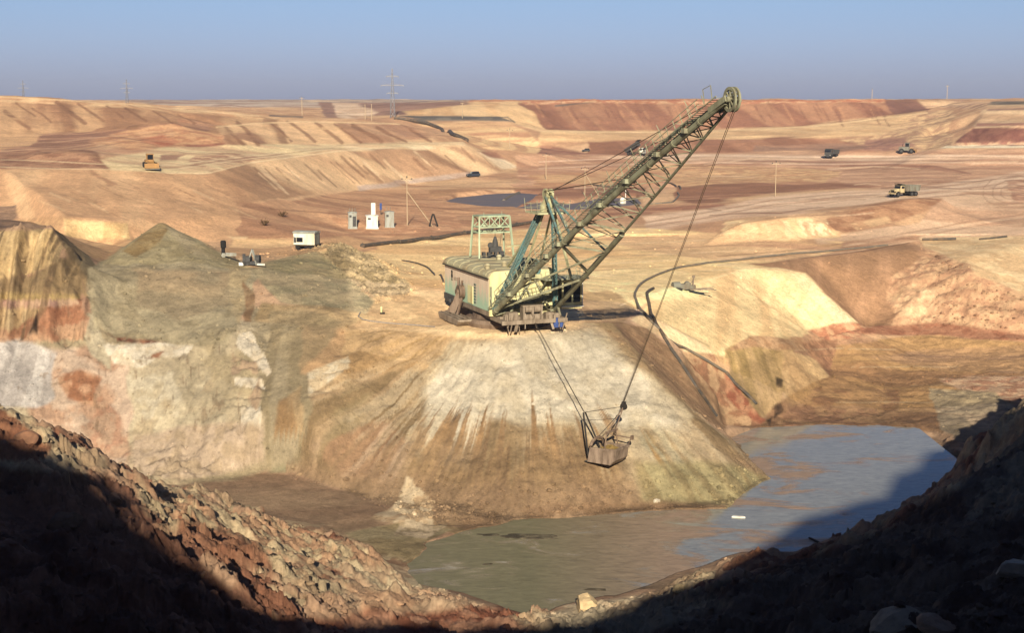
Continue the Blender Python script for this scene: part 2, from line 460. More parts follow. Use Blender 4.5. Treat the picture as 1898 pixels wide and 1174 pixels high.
# cliff: gullies running down the face
nz += FACE * (ridged(XX * .33 + HZ * .05, HZ * .04, 5, 53) - .55) * 4.2
nz += CLIFF * (fbm(XX * .16 - HZ * .05, HZ * .07, None, 4, 57) - .5) * 2.2
nz += CLIFF * (fbm(XX * .7, HZ * .5, YY * .2, 5, 59, .6) - .5) * 1.3
led = HZ * .31 + fbm(XX * .11, YY * .2, None, 5, 63, .6) * 3.6
nz += CLIFF * (1 - FACE) * (np.abs((led % 1.0) - .5) - .25) * 1.5 * sstep(.48, .66, fbm(XX * .09, HZ * .16, None, 3, 64))
nz += GREY * (fbm(XX * .22, YY * .22, None, 5, 61) - .5) * 1.1
nz += HEAPS * (fbm(XX * .5, YY * .5, None, 6, 65, .72) - .45) * 2.2
nz += LUMP * (fbm(XX * .3, YY * .3, None, 6, 67, .6) - .5) * 2.2
nz += HILL * (fbm(XX * .5, HZ * .12, None, 5, 69) - .5) * 1.5
nz += MUD * ((fbm(XX * .15, YY * .3, None, 4, 71) - .5) * .8 + (fbm(XX * .4, YY * .5, None, 5, 72, .6) - .5) * .7)
# everything else: soft undulation, wheel-worn lumps
FAR = sstep(215, 260, YY)
nz += FAR * (fbm(XX * .05, YY * .05, None, 4, 73) - .5) * np.clip(YY * .0035, .5, 2.2)
SLANT = zone([(-80, 330), (190, 315), (300, 322), (400, 320), (470, 300), (640, 280), (862, 264), (965, 312), (650, 352), (440, 430), (100, 460), (-80, 440)], 8, 4, (255, 620))
SLANT2 = np.maximum(zone([(-80, 175), (0, 178), (250, 193), (480, 214), (560, 222), (480, 232), (330, 236), (0, 256), (-80, 256)], 4, 2, (440, 720)),
                    zone([(400, 236), (560, 223), (740, 228), (865, 263), (640, 270), (420, 272)], 4, 2, (440, 680)))
REDB = zone([(860, 186), (1740, 184), (1720, 208), (1500, 234), (1300, 242), (1000, 240), (940, 200)], 4, 2, (780, 990))
st1 = fbm((XX + HZ * 2.1) * .09, YY * .004, None, 4, 79)
st2 = fbm((XX + HZ * 2.4) * .06, YY * .003, None, 4, 83)
st3 = fbm((XX + HZ * .9) * .07, YY * .004, None, 4, 89)
nz += SLANT * (st1 - .5) * 1.5
nz += SLANT2 * (st2 - .5) * 3.2
nz += REDB * (st3 - .5) * 3.0
HZ2 = HZ + nz
# the dragline stands on a levelled pad
PADX, PADY = -0.68, 200.7
pad = sstep(13.5, 8.5, np.hypot(XX - PADX, YY - PADY))
HZ2 = HZ2 * (1 - pad) + (-0.05 + .25 * (fbm(XX * .5, YY * .5, None, 4, 77) - .5)) * pad

# ponds: keep the bed under the water inside the shore and the ground above it outside
POND = [(745, 1046), (800, 1011), (860, 986), (960, 963), (1100, 956), (1230, 946), (1345, 946), (1358, 928), (1410, 905), (1432, 889), (1400, 860), (1370, 832),
        (1338, 799), (1400, 793), (1500, 786), (1600, 790), (1690, 791), (1738, 799), (1756, 809), (1750, 819), (1778, 829), (1768, 842), (1793, 853), (1786, 866), (1812, 884), (1800, 960), (1640, 1060), (1450, 1130), (1150, 1180), (1004, 1170), (950, 1130), (870, 1101), (770, 1079)]
PX, PY = project(XX, YY, HZ)
jit = JX * 5
sel = (YY > 126) & (YY < 220) & (HZ < -12)
sd = np.full(HZ.shape, -99.0)
sd[sel] = poly_sd(PX[sel] + JX[sel] * 22, PY[sel] + JY[sel] * 9, POND)
near_bank = ((YY < 152) | ((YY < 186) & (UU > .2))) & (HZ > -17.7)
w = sstep(-2, 8, sd) * (~near_bank)
HZ2 = np.where(sel, HZ2 * (1 - w) + np.minimum(HZ2, WATER - .7) * w, HZ2)
dry = sel & (sd <= -1)
HZ2 = np.where(dry, np.maximum(HZ2, WATER + .12), HZ2)
BASIN_Z = 0.6
BASIN = [[(818, 370), (845, 360), (905, 354), (960, 352), (1000, 356), (985, 368), (958, 380), (900, 379), (850, 376)],
         [(950, 382), (990, 372), (1060, 372), (1110, 362), (1180, 360), (1190, 375), (1100, 386), (1000, 388)]]
selb = (YY > 330) & (YY < 560)
sdb = np.full(HZ.shape, -99.0)
for bp in BASIN:
    sdb[selb] = np.maximum(sdb[selb], poly_sd(PX[selb] + JX[selb] * 5, PY[selb] + JY[selb] * 3, bp))
wb = sstep(-2.0, 2.5, sdb)
HZ2 = np.where(selb, HZ2 * (1 - wb) + (BASIN_Z - .6) * wb, HZ2)
HZ2 = np.where(selb & (sdb <= 0), np.maximum(HZ2, BASIN_Z + .1), HZ2)
# bars of silt just breaking the surface in the shallow western half
bar = sstep(.55, .68, fbm(XX * .055 + YY * .02, YY * .17, None, 5, 75, .55)) * sstep(24, 6, XX) * sstep(4, 14, sd) * (YY > 128)
HZ2 = np.where(bar > .02, np.maximum(HZ2, WATER - .7 + bar * .78), HZ2)
PX, PY = project(XX, YY, HZ2)

def ground(x, y):
    """height of the finished ground under a point"""
    r = np.interp(y, YR, np.arange(NR)); c = np.interp(x / y, UC, np.arange(NC))
    r0, c0 = min(int(r), NR - 2), min(int(c), NC - 2)
    fr, fc = r - r0, c - c0
    h = HZ2
    return float((h[r0, c0] * (1 - fc) + h[r0, c0 + 1] * fc) * (1 - fr) + (h[r0 + 1, c0] * (1 - fc) + h[r0 + 1, c0 + 1] * fc) * fr)
def sight(px, py, ymin=30, ymax=3000):
    """where a line of sight first meets the ground"""
    a, b, c = ray(px, py)
    y = ymin
    while y < ymax:
        t = y / b
        if CAM_H + c * t < ground(a * t, y):
            lo, hi = y / 1.004, y
            for _ in range(14):
                m = (lo + hi) / 2; t = m / b
                if CAM_H + c * t < ground(a * t, m): hi = m
                else: lo = m
            t = hi / b
            return (a * t, hi, ground(a * t, hi))
        y *= 1.004
    return at_y(px, py, 1000)
# ================================================================ SOILS
# fields that break the soils up
F = {}
F['P'] = fbm(XX * .13, YY * .13, HZ * .13, 5, 101)
F['B'] = fbm(XX * .045, YY * .045, HZ * .06, 5, 103)                  # broad patches
F['G'] = fbm(XX * (40 / YY), np.log(YY) * 60, HZ * (30 / YY), 4, 105) # fine grain at every distance
F['S'] = fbm((XX + HZ * 2.1) * .10, YY * .006, None, 5, 79)           # tipped streaks, lower left benches
F['T'] = fbm((XX + HZ * 2.4) * .06, YY * .003, None, 5, 83)           # upper left benches
F['U'] = fbm((XX + HZ * .9) * .08, YY * .004, None, 5, 89)            # red bench
F['C'] = fbm(PHI * 13, RAD * .035, None, 5, 107)                      # runs down the cone
F['K'] = fbm(PHI * 40, RAD * .09, None, 4, 109)
F['V'] = fbm(XX * .5 + HZ * .05, HZ * .05, None, 5, 111)              # down the cliff
F['H'] = fbm(XX * .02, YY * .12, None, 5, 113)                        # wheel tracks along the roads
F['L'] = fbm(XX * .015, HZ * .9, None, 4, 115)                        # layers
F['W'] = fbm((XX - HZ * .9) * .22, HZ * .06, None, 5, 117)            # runs on the right slope
F['R'] = fbm(XX * .3, YY * .3, HZ * .3, 5, 119)
F['F'] = fbm(XX * .7, YY * .7, HZ * .7, 4, 121)
F['TS'] = ridged((XX + HZ * 2.4) * .035, YY * .002, 3, 183)
F['SS'] = ridged((XX + HZ * 2.1) * .055, YY * .003, 3, 179)
F['C2'] = fbm(PHI * 26, RAD * .02, None, 5, 207, .6)
F['C3'] = fbm(PHI * 70, RAD * .05, None, 4, 209, .6)
for k in F:                        # spread to full range
    a, b = np.percentile(F[k][::7, ::7], (4, 96))
    F[k] = np.clip((F[k] - a) / (b - a), 0, 1).astype(np.float32)
SOIL = np.zeros((NR, NC, 3), np.float32)
def mixc(c1, c2, fld, lo, hi):
    w = sstep(lo, hi, fld)[..., None]
    return np.array(lin(c1), np.float32) * (1 - w) + np.array(lin(c2), np.float32) * w
SOIL[:] = mixc((214, 166, 120), (186, 136, 98), F['B'], .2, .8)
def soil(poly, c1, c2=None, fld='P', lo=.3, hi=.7, fe=2.6, jit=3.2, yr=(158, 9999), op=1.0, thr=None):
    """lay one soil (or a blend of two) inside an outline; thr=(field, lo, hi) keeps only patches of it"""
    m = zone(poly, fe, jit, yr) * op
    if thr: m = m * sstep(thr[1], thr[2], F[thr[0]])
    r = np.where(m.max(1) > 0)[0]
    if not len(r): return
    s = slice(r[0], r[-1] + 1)
    col = mixc(c1, c2 or c1, F[fld][s], lo, hi)
    SOIL[s] = SOIL[s] * (1 - m[s][..., None]) + col * m[s][..., None]

FARY = (230, 9999)
# ---- plain and far rim
soil([(-900, 100), (2900, 100), (2900, 200), (-900, 200)], (190, 165, 145), (160, 125, 108), 'H', yr=(955, 9999))
# ---- left benches
soil([(-600, 150), (0, 170), (250, 190), (480, 212), (600, 222), (600, 300), (0, 320), (-600, 320)], (205, 155, 108), (168, 118, 82), 'T', .35, .75, yr=FARY)
soil([(-600, 176), (0, 176), (250, 191), (480, 212), (560, 222), (480, 222), (250, 199), (0, 185), (-600, 186)], (226, 180, 128), (205, 150, 104), 'P', yr=FARY, fe=3)
soil([(55, 275), (80, 250), (200, 244), (330, 226), (400, 234), (300, 252), (180, 262), (140, 290), (30, 300), (-60, 305), (-60, 285)], (150, 104, 80), (182, 130, 98), 'H', .3, .8, yr=FARY, jit=5)
soil([(0, 290), (180, 270), (200, 262), (300, 278), (290, 288), (150, 296), (0, 312)], (205, 158, 116), (184, 134, 100), 'H', yr=FARY)
soil([(170, 262), (270, 238), (330, 226), (420, 250), (455, 268), (380, 278), (250, 276)], (182, 124, 86), (205, 150, 104), 'R', yr=FARY, jit=6)
soil([(260, 262), (300, 250), (340, 262), (300, 276)], (178, 104, 72), (196, 128, 90), 'P', yr=FARY)
soil([(345, 268), (420, 262), (460, 268), (400, 278), (350, 279)], (150, 92, 70), yr=FARY)
soil([(400, 235), (560, 224), (740, 228), (862, 262), (640, 270), (420, 270)], (222, 174, 124), (178, 128, 92), 'T', .4, .72, yr=FARY)
soil([(640, 226), (740, 228), (830, 248), (770, 256), (700, 250)], (172, 122, 90), (196, 146, 106), 'T', yr=FARY, jit=6)
soil([(-600, 178), (0, 180), (250, 194), (480, 216), (560, 224), (330, 236), (0, 254), (-600, 255)], (150, 104, 72), yr=FARY, thr=('TS', .78, .92), op=.75)
soil([(400, 237), (560, 226), (740, 230), (850, 258), (640, 268), (430, 269)], (150, 104, 72), yr=FARY, thr=('TS', .74, .9), op=.75)
# pale floor of bench one
soil([(180, 296), (300, 276), (420, 268), (640, 266), (860, 262), (862, 268), (700, 280), (520, 298), (380, 318), (220, 322)], (224, 192, 140), (205, 164, 122), 'H', .35, .8, yr=FARY)
soil([(300, 288), (345, 286), (330, 298), (298, 298)], (168, 122, 94), yr=FARY)
soil([(360, 292), (420, 288), (520, 288), (580, 292), (520, 298), (450, 308), (360, 306)], (176, 128, 96), (214, 174, 130), 'R', .45, .7, yr=FARY, jit=6)
soil([(-60, 285), (120, 276), (165, 274), (205, 312), (-60, 312)], (150, 102, 76), (178, 128, 94), 'R', yr=(300, 400), jit=5)
# the long peach slope
soil([(-600, 312), (180, 312), (300, 321), (390, 320), (470, 300), (640, 278), (862, 264), (965, 312), (880, 328), (650, 353), (450, 400), (440, 440), (170, 480), (-600, 480)],
     (224, 174, 124), (206, 154, 108), 'S', .3, .8, yr=(225, 620))
soil([(470, 300), (640, 278), (862, 264), (965, 312), (880, 328), (650, 353), (470, 350)], (226, 180, 130), (190, 142, 102), 'S', .42, .72, yr=(225, 620))
soil([(380, 325), (470, 302), (640, 281), (862, 268), (960, 311), (650, 350), (440, 380)], (160, 114, 80), yr=(225, 620), thr=('SS', .78, .93), op=.7)
soil([(640, 272), (860, 263), (866, 270), (650, 281)], (238, 205, 158), (226, 186, 136), 'H', yr=(400, 620), fe=3, jit=3)
soil([(885, 282), (925, 290), (962, 312), (930, 316)], (235, 205, 165), (220, 180, 135), 'S', yr=(400, 650))
soil([(884, 280), (920, 282), (936, 296), (908, 292)], (166, 112, 84), yr=(400, 650))
soil([(170, 312), (215, 345), (200, 347), (175, 326)], (170, 118, 84), yr=FARY, op=.7)
soil([(-80, 385), (30, 375), (60, 440), (-80, 440)], (150, 116, 92), (174, 132, 100), 'R', yr=(216, 300), jit=6)
soil([(30, 405), (120, 400), (240, 445), (300, 440), (260, 475), (170, 480)], (214, 164, 112), (196, 146, 100), 'R', yr=(218, 300))
soil([(118, 404), (180, 408), (238, 414), (238, 444), (180, 442), (118, 438)], (226, 186, 126), (206, 162, 104), 'V', yr=(255, 290))
# ground round the booths and wagon
soil([(440, 380), (520, 372), (650, 354), (760, 345), (900, 355), (960, 392), (1000, 420), (900, 432), (760, 452), (640, 452), (440, 440)], (204, 150, 106), (176, 124, 88), 'H', .3, .8, yr=(225, 620), jit=6)
soil([(660, 345), (760, 332), (870, 318), (880, 326), (760, 341), (664, 354)], (196, 164, 142), (184, 148, 124), 'H', yr=(380, 650), fe=2, jit=2)
soil([(420, 436), (545, 436), (545, 442), (430, 444)], (232, 190, 138), (205, 150, 104), 'V', yr=(225, 400))
soil([(430, 442), (640, 440), (700, 455), (620, 470), (480, 475), (420, 470)], (226, 178, 122), (204, 154, 106), 'H', yr=(225, 330))
soil([(600, 395), (760, 375), (840, 390), (860, 420), (740, 440), (640, 430)], (190, 132, 92), (208, 152, 108), 'R', yr=(250, 500), op=.8)
# ---- centre
soil([(590, 186), (860, 184), (870, 196), (760, 214), (600, 218)], (158, 116, 96), (136, 98, 84), 'H', yr=(640, 2000))
soil([(560, 182), (860, 183), (860, 189), (560, 189)], (206, 172, 140), (150, 128, 118), 'H', yr=(900, 3000), fe=2, jit=2)
soil([(618, 190), (660, 192), (700, 207), (690, 214), (640, 219), (622, 216)], (220, 184, 150), (205, 164, 130), 'H', yr=(640, 1600), fe=3)
soil([(742, 206), (860, 192), (1000, 186), (1000, 245), (940, 222), (760, 216)], (222, 178, 124), (206, 156, 104), 'U', .3, .8, yr=(640, 1200))
soil([(742, 216), (940, 215), (950, 224), (770, 222)], (120, 108, 94), (98, 90, 82), 'P', yr=(640, 1000), fe=2, jit=3)
soil([(775, 224), (945, 226), (1000, 262), (1010, 282), (900, 275), (870, 262)], (226, 180, 124), (200, 148, 104), 'L', .3, .8, yr=(560, 900), jit=6)
soil([(870, 248), (980, 246), (985, 256), (880, 254)], (186, 128, 92), yr=(560, 900), op=.8)
# ---- red bench and the cream band under it
soil([(866, 186), (960, 185), (1000, 226), (1010, 243), (950, 226), (900, 208)], (222, 176, 122), (205, 155, 104), 'U', yr=(800, 1000), jit=6)
soil([(960, 186), (1740, 185), (1722, 208), (1500, 234), (1300, 242), (1010, 243), (985, 212)], (150, 96, 70), (172, 118, 84), 'U', .35, .95, yr=(800, 1000), jit=6)
soil([(960, 185), (1640, 184), (1640, 190), (1300, 192), (975, 192)], (190, 118, 82), (216, 162, 116), 'R', yr=(800, 1000), fe=2, jit=2)
soil([(1640, 187), (1718, 188), (1722, 207), (1660, 214)], (124, 80, 68), (136, 90, 74), 'U', yr=(800, 1000))
soil([(1000, 243), (1300, 242), (1500, 234), (1720, 206), (1720, 225), (1620, 252), (1500, 254), (1200, 260), (1000, 264)], (224, 178, 124), (210, 162, 112), 'L', yr=(700, 1000))
soil([(1090, 262), (1200, 258), (1500, 253), (1620, 250), (1625, 280), (1400, 284), (1090, 284)], (150, 98, 70), (170, 116, 84), 'U', .4, .9, yr=(640, 800), jit=5)
soil([(1000, 270), (1090, 282), (1180, 288), (1060, 294), (1000, 285)], (150, 98, 76), (170, 116, 88), 'P', yr=(560, 800))
soil([(1400, 268), (1600, 264), (1650, 276), (1400, 284)], (150, 112, 90), (172, 124, 96), 'H', yr=(600, 800), op=.8)
soil([(1560, 250), (1625, 252), (1700, 215), (1745, 205), (1770, 205), (1770, 270), (1640, 280)], (214, 170, 120), (180, 134, 100), 'R', .3, .75, yr=(600, 1000), jit=7)
soil([(1700, 186), (1900, 188), (1900, 200), (1760, 200), (1720, 198)], (212, 168, 124), (172, 128, 100), 'H', yr=(740, 1000))
soil([(1610, 258), (1680, 256), (1700, 270), (1640, 280), (1600, 276)], (150, 104, 88), (170, 120, 96), 'R', yr=(600, 800))
# the dark cut on the far right
soil([(1830, 190), (2400, 180), (2400, 232), (1805, 236)], (214, 174, 130), (196, 152, 112), 'L', .3, .7, yr=(600, 820))
soil([(1840, 186), (2400, 182), (2400, 192), (1828, 192)], (96, 84, 74), (120, 104, 88), 'P', yr=(700, 900), fe=2, jit=2)
soil([(1834, 201), (2400, 197), (2400, 202), (1830, 205)], (150, 112, 92), yr=(600, 820), fe=2, jit=2)
soil([(1812, 227), (2400, 222), (2400, 229), (1808, 233)], (170, 116, 92), yr=(600, 820), fe=2, jit=2)
soil([(1803, 236), (2400, 230), (2400, 262), (1770, 265)], (112, 66, 56), (130, 82, 66), 'R', yr=(600, 760), fe=2, jit=3)
soil([(1775, 264), (2400, 260), (2400, 268), (1765, 270)], (196, 150, 114), (160, 104, 84), 'R', yr=(600, 760), fe=2, jit=2)
soil([(1755, 269), (2400, 268), (2400, 275), (1745, 273)], (222, 204, 170), (206, 184, 150), 'H', yr=(560, 760), fe=2, jit=2)
# ---- middle roads and ground on the right
soil([(960, 286), (1250, 284), (1740, 276), (2400, 276), (2400, 330), (1700, 350), (1200, 350), (960, 345)], (206, 154, 116), (186, 132, 98), 'H', .3, .8, yr=(380, 760), jit=6)
soil([(1090, 290), (1300, 286), (1900, 288), (2400, 290), (2400, 304), (1500, 300), (1200, 300)], (230, 188, 152), (216, 172, 136), 'H', yr=(480, 760), fe=2, jit=2)
soil([(1300, 298), (1700, 298), (1898, 296), (1898, 302), (1500, 305)], (172, 122, 94), (206, 160, 122), 'H', yr=(480, 760), fe=3)
soil([(980, 322), (1100, 318), (1240, 300), (1260, 330), (1180, 350), (1000, 352)], (206, 156, 108), (188, 132, 92), 'B', yr=(400, 700))
soil([(1220, 305), (1500, 310), (1560, 320), (1520, 345), (1260, 352), (1230, 330)], (210, 162, 112), (190, 138, 96), 'R', yr=(420, 700))
soil([(1560, 306), (1650, 305), (1790, 318), (1760, 345), (1640, 345), (1560, 340)], (188, 138, 104), (206, 156, 118), 'H', yr=(380, 700))
soil([(1620, 308), (1720, 306), (1795, 322), (1760, 318), (1690, 312)], (170, 112, 84), yr=(380, 700), op=.8, fe=3)
soil([(1250, 345), (1500, 335), (1640, 345), (1560, 352), (1430, 360), (1300, 378), (1250, 370)], (150, 100, 72), (184, 130, 94), 'H', .5, .95, yr=(380, 600), jit=4)
soil([(1120, 390), (1240, 378), (1340, 378), (1340, 384), (1240, 394), (1120, 402)], (160, 106, 78), (186, 132, 96), 'H', yr=(340, 480))
soil([(980, 395), (1100, 390), (1120, 402), (1100, 414), (960, 412)], (206, 152, 106), (182, 126, 88), 'H', yr=(340, 480))
soil([(1190, 402), (1300, 388), (1430, 364), (1560, 354), (1700, 348), (1900, 318), (2400, 312), (2400, 400), (1760, 395), (1700, 360), (1620, 378), (1500, 392), (1380, 405), (1200, 430)],
     (226, 184, 148), (208, 164, 130), 'H', .3, .8, yr=(320, 640), jit=3)
soil([(1750, 365), (1898, 340), (2400, 335), (2400, 412), (1760, 440), (1640, 455), (1540, 465), (1500, 440), (1700, 410)], (220, 176, 138), (200, 152, 116), 'H', .3, .8, yr=(290, 520), jit=5)
soil([(1865, 335), (1960, 330), (1960, 385), (1880, 375)], (180, 128, 98), (206, 156, 120), 'R', yr=(290, 600))
# road rims, tracks
soil([(1500, 452), (1640, 440), (1700, 430), (1700, 450), (1600, 466), (1400, 492), (1340, 485)], (198, 148, 110), (176, 126, 92), 'H', yr=(270, 360), jit=5)
# cream heap and brown ridge
soil([(1332, 430), (1350, 414), (1400, 410), (1440, 404), (1500, 398), (1560, 412), (1560, 436), (1440, 450), (1340, 446)], (240, 198, 140), (226, 172, 118), 'R', .3, .8, yr=(295, 350), jit=6)
soil([(1410, 415), (1460, 408), (1470, 440), (1430, 445)], (228, 162, 112), (240, 198, 145), 'V', yr=(295, 350), op=.7)
soil([(1480, 405), (1540, 402), (1545, 430), (1490, 436)], (238, 208, 158), (206, 160, 114), 'F', yr=(295, 350), jit=6)
soil([(1530, 400), (1600, 385), (1700, 366), (1756, 366), (1740, 384), (1640, 410), (1570, 428), (1540, 420)], (164, 112, 78), (186, 134, 94), 'R', yr=(318, 392), jit=5)
soil([(1575, 412), (1640, 398), (1650, 410), (1590, 424)], (218, 172, 122), (190, 140, 98), 'R', yr=(318, 392), op=.8)
# basin shores
soil([(790, 352), (880, 346), (1000, 346), (1060, 345), (1020, 352), (900, 352), (820, 362), (800, 372)], (172, 122, 84), (196, 144, 100), 'H', yr=(360, 620), op=.9)
soil([(950, 352), (1060, 346), (1200, 350), (1200, 362), (1110, 362), (1040, 374), (960, 384)], (150, 100, 74), (172, 118, 86), 'H', yr=(360, 620))
# bench of the dragline: orange-cream sand
soil([(640, 470), (720, 452), (880, 432), (1000, 420), (1190, 420), (1320, 440), (1560, 450), (1500, 480), (1400, 495), (1250, 520), (1180, 560), (1100, 600), (1000, 632), (830, 632), (640, 615), (700, 560)],
     (240, 196, 132), (222, 172, 112), 'H', .3, .85, yr=(190, 350), jit=6)
soil([(1100, 440), (1320, 438), (1560, 452), (1480, 484), (1340, 486), (1200, 470)], (230, 180, 126), (204, 150, 108), 'H', .3, .8, yr=(240, 350), jit=6)
soil([(1090, 500), (1200, 488), (1340, 488), (1400, 496), (1300, 530), (1180, 570), (1090, 560)], (246, 208, 144), (236, 192, 128), 'B', yr=(200, 300), jit=6)
soil([(1075, 545), (1130, 540), (1180, 570), (1150, 600), (1085, 610)], (200, 158, 104), (176, 134, 88), 'R', yr=(190, 240), op=.8)
soil([(650, 560), (760, 545), (830, 570), (840, 600), (760, 612), (640, 612)], (226, 182, 120), (204, 160, 104), 'R', yr=(188, 240))
# ---- cream slope and its neighbours
soil([(1170, 590), (1190, 570), (1300, 520), (1380, 490), (1460, 500), (1492, 508), (1600, 606), (1500, 620), (1420, 632), (1345, 660), (1330, 730), (1250, 640)],
     (246, 208, 146), (232, 186, 126), 'W', .35, .85, yr=(205, 300), jit=6)
soil([(1460, 510), (1492, 508), (1600, 606), (1560, 606)], (228, 196, 150), (236, 200, 146), 'W', yr=(205, 300), fe=8)
soil([(1380, 492), (1500, 476), (1690, 448), (1712, 470), (1660, 520), (1650, 604), (1600, 607), (1490, 508), (1430, 500)], (160, 116, 80), (178, 130, 92), 'W', .3, .9, yr=(230, 345), jit=4)
soil([(1695, 440), (2400, 430), (2400, 600), (1898, 552), (1800, 505), (1720, 470)], (228, 190, 138), (212, 170, 120), 'R', yr=(250, 345), jit=7)
soil([(1645, 520), (1712, 466), (1800, 500), (1898, 548), (2400, 580), (2400, 640), (1898, 626), (1700, 606), (1645, 604)], (206, 158, 114), (180, 130, 94), 'F', .25, .8, yr=(240, 345), jit=8)
soil([(1650, 560), (1690, 530), (1740, 540), (1730, 590), (1660, 600)], (222, 178, 130), (196, 148, 108), 'F', yr=(240, 345), jit=9)
soil([(1560, 608), (1620, 600), (1700, 598), (1780, 606), (1898, 622), (2400, 640), (2400, 652), (1898, 634), (1700, 626), (1580, 622)], (178, 118, 84), (156, 96, 66), 'F', .3, .8, yr=(235, 330), jit=6)
soil([(1500, 620), (1560, 606), (1620, 606), (1600, 626), (1540, 640)], (216, 160, 114), (186, 116, 80), 'F', yr=(230, 330), jit=7)
soil([(1335, 655), (1350, 640), (1410, 624), (1470, 640), (1450, 760), (1400, 775), (1335, 730)], (178, 142, 82), (204, 162, 104), 'V', .3, .7, yr=(210, 262), jit=8)
soil([(1340, 650), (1390, 622), (1480, 622), (1520, 648), (1440, 650), (1400, 642)], (206, 158, 112), (180, 132, 90), 'F', yr=(210, 270), jit=7)
soil([(1450, 650), (1510, 665), (1540, 700), (1500, 735), (1455, 760)], (226, 180, 122), (206, 160, 106), 'R', yr=(210, 262), jit=6)
soil([(1480, 632), (1560, 632), (1560, 690), (1540, 705), (1515, 670)], (158, 108, 76), (178, 126, 88), 'F', yr=(210, 275), jit=7)
soil([(1250, 650), (1345, 668), (1345, 740), (1400, 770), (1420, 790), (1330, 790), (1300, 750)], (216, 166, 110), (174, 116, 74), 'F', .3, .75, yr=(200, 240), jit=9)
soil([(1335, 690), (1370, 720), (1410, 770), (1440, 780), (1400, 785), (1345, 735)], (182, 100, 62), (206, 140, 92), 'F', yr=(200, 240), jit=6)
# mud flat
soil([(1400, 795), (1440, 750), (1540, 700), (1560, 640), (1700, 626), (1898, 634), (2400, 650), (2400, 760), (1898, 740), (1780, 800)], (190, 142, 86), (164, 118, 76), 'H', .25, .8, yr=(170, 280), jit=6)
soil([(1450, 770), (1540, 715), (1680, 720), (1660, 790), (1450, 792)], (164, 114, 76), (184, 136, 86), 'R', yr=(170, 280), op=.9, jit=8)
soil([(1600, 660), (1898, 640), (2400, 650), (2400, 690), (1760, 690)], (182, 136, 90), (160, 120, 88), 'H', yr=(200, 290))
soil([(1740, 705), (1898, 690), (2400, 690), (2400, 760), (1898, 745), (1800, 725)], (222, 176, 136), (186, 130, 96), 'F', yr=(165, 260), jit=7)
soil([(1730, 720), (1850, 725), (1890, 760), (1840, 830), (1780, 825), (1740, 795)], (170, 146, 112), (196, 168, 126), 'F', yr=(160, 240), jit=7)
soil([(1780, 770), (1860, 760), (1870, 790), (1800, 800)], (214, 180, 136), (176, 148, 112), 'F', yr=(160, 240), jit=6)
# ---- gully and brown run beside the cone
soil([(1090, 600), (1150, 595), (1200, 605), (1345, 760), (1345, 800), (1300, 780), (1200, 690), (1100, 612)], (166, 122, 80), (186, 142, 94), 'K', yr=(172, 232), jit=6)
soil([(1085, 606), (1130, 600), (1210, 680), (1300, 775), (1270, 770), (1180, 680)], (206, 168, 108), (178, 140, 92), 'F', yr=(172, 225), jit=9, op=.8)
# ---- the cone
soil([(640, 612), (830, 630), (1000, 628), (1100, 606), (1200, 688), (1300, 776), (1460, 892), (1400, 975), (960, 980), (800, 1000), (700, 950), (540, 895), (500, 800), (560, 690)],
     (170, 136, 88), (200, 166, 116), 'C', .35, .75, yr=(158, 212))
soil([(640, 612), (840, 628), (800, 690), (730, 760), (580, 730), (600, 660)], (222, 176, 112), (196, 150, 88), 'C', .35, .75, yr=(170, 212), jit=7, fe=8)
soil([(700, 612), (850, 630), (820, 665), (740, 680), (660, 650)], (206, 160, 92), (226, 178, 114), 'K', yr=(170, 212), jit=7)
soil([(500, 740), (660, 700), (800, 690), (820, 760), (800, 880), (700, 930), (540, 880)], (156, 124, 78), (196, 158, 108), 'C', .5, .85, yr=(160, 200), jit=10, fe=8)
soil([(500, 820), (540, 790), (560, 850), (560, 890), (500, 885)], (150, 138, 96), (166, 146, 104), 'R', yr=(160, 200), jit=8, fe=10)
soil([(570, 830), (640, 800), (720, 780), (780, 820), (740, 900), (640, 890)], (176, 132, 88), (206, 166, 122), 'C', .4, .8, yr=(160, 200), jit=10, fe=8)
soil([(655, 700), (700, 720), (640, 850), (580, 850), (620, 760)], (158, 134, 84), (176, 146, 98), 'C', yr=(160, 200), jit=8, fe=12, thr=('C', .3, .55))
soil([(835, 634), (900, 638), (940, 640), (930, 700), (870, 800), (840, 880), (810, 850), (800, 760), (790, 720), (810, 670)], (234, 206, 156), (212, 178, 124), 'K', .4, .9, yr=(160, 205), jit=9, fe=8)
soil([(790, 720), (850, 740), (880, 790), (850, 890), (790, 860), (760, 800)], (228, 200, 152), (196, 162, 110), 'F', yr=(160, 205), jit=12, fe=10, op=.75, thr=('K', .3, .6))
soil([(900, 640), (1000, 632), (1095, 612), (1190, 690), (1290, 780), (1220, 860), (1120, 850), (1060, 790), (960, 780), (880, 760)], (208, 184, 140), (196, 170, 126), 'C', .3, .8, yr=(160, 205), jit=8, fe=8)
soil([(960, 640), (1040, 630), (1080, 700), (1060, 780), (960, 770), (930, 700)], (202, 182, 142), (192, 170, 130), 'K', yr=(160, 205), jit=6, fe=12)
soil([(1000, 632), (1100, 604), (1140, 640), (1060, 645)], (236, 206, 150), (216, 180, 128), 'F', yr=(160, 205), jit=6, fe=8)
soil([(1110, 650), (1160, 680), (1290, 800), (1360, 870), (1300, 850), (1200, 770)], (220, 188, 138), (196, 164, 116), 'K', yr=(160, 205), jit=7, fe=10)
soil([(1170, 740), (1230, 790), (1330, 900), (1260, 890), (1190, 820)], (196, 178, 132), (184, 152, 98), 'K', .4, .8, yr=(160, 205), jit=8, fe=10)
def lay(mask, c1, c2, fld, lo=.3, hi=.7):
    global SOIL
    m = mask[..., None]
    SOIL = SOIL * (1 - m) + mixc(c1, c2, F[fld], lo, hi) * m
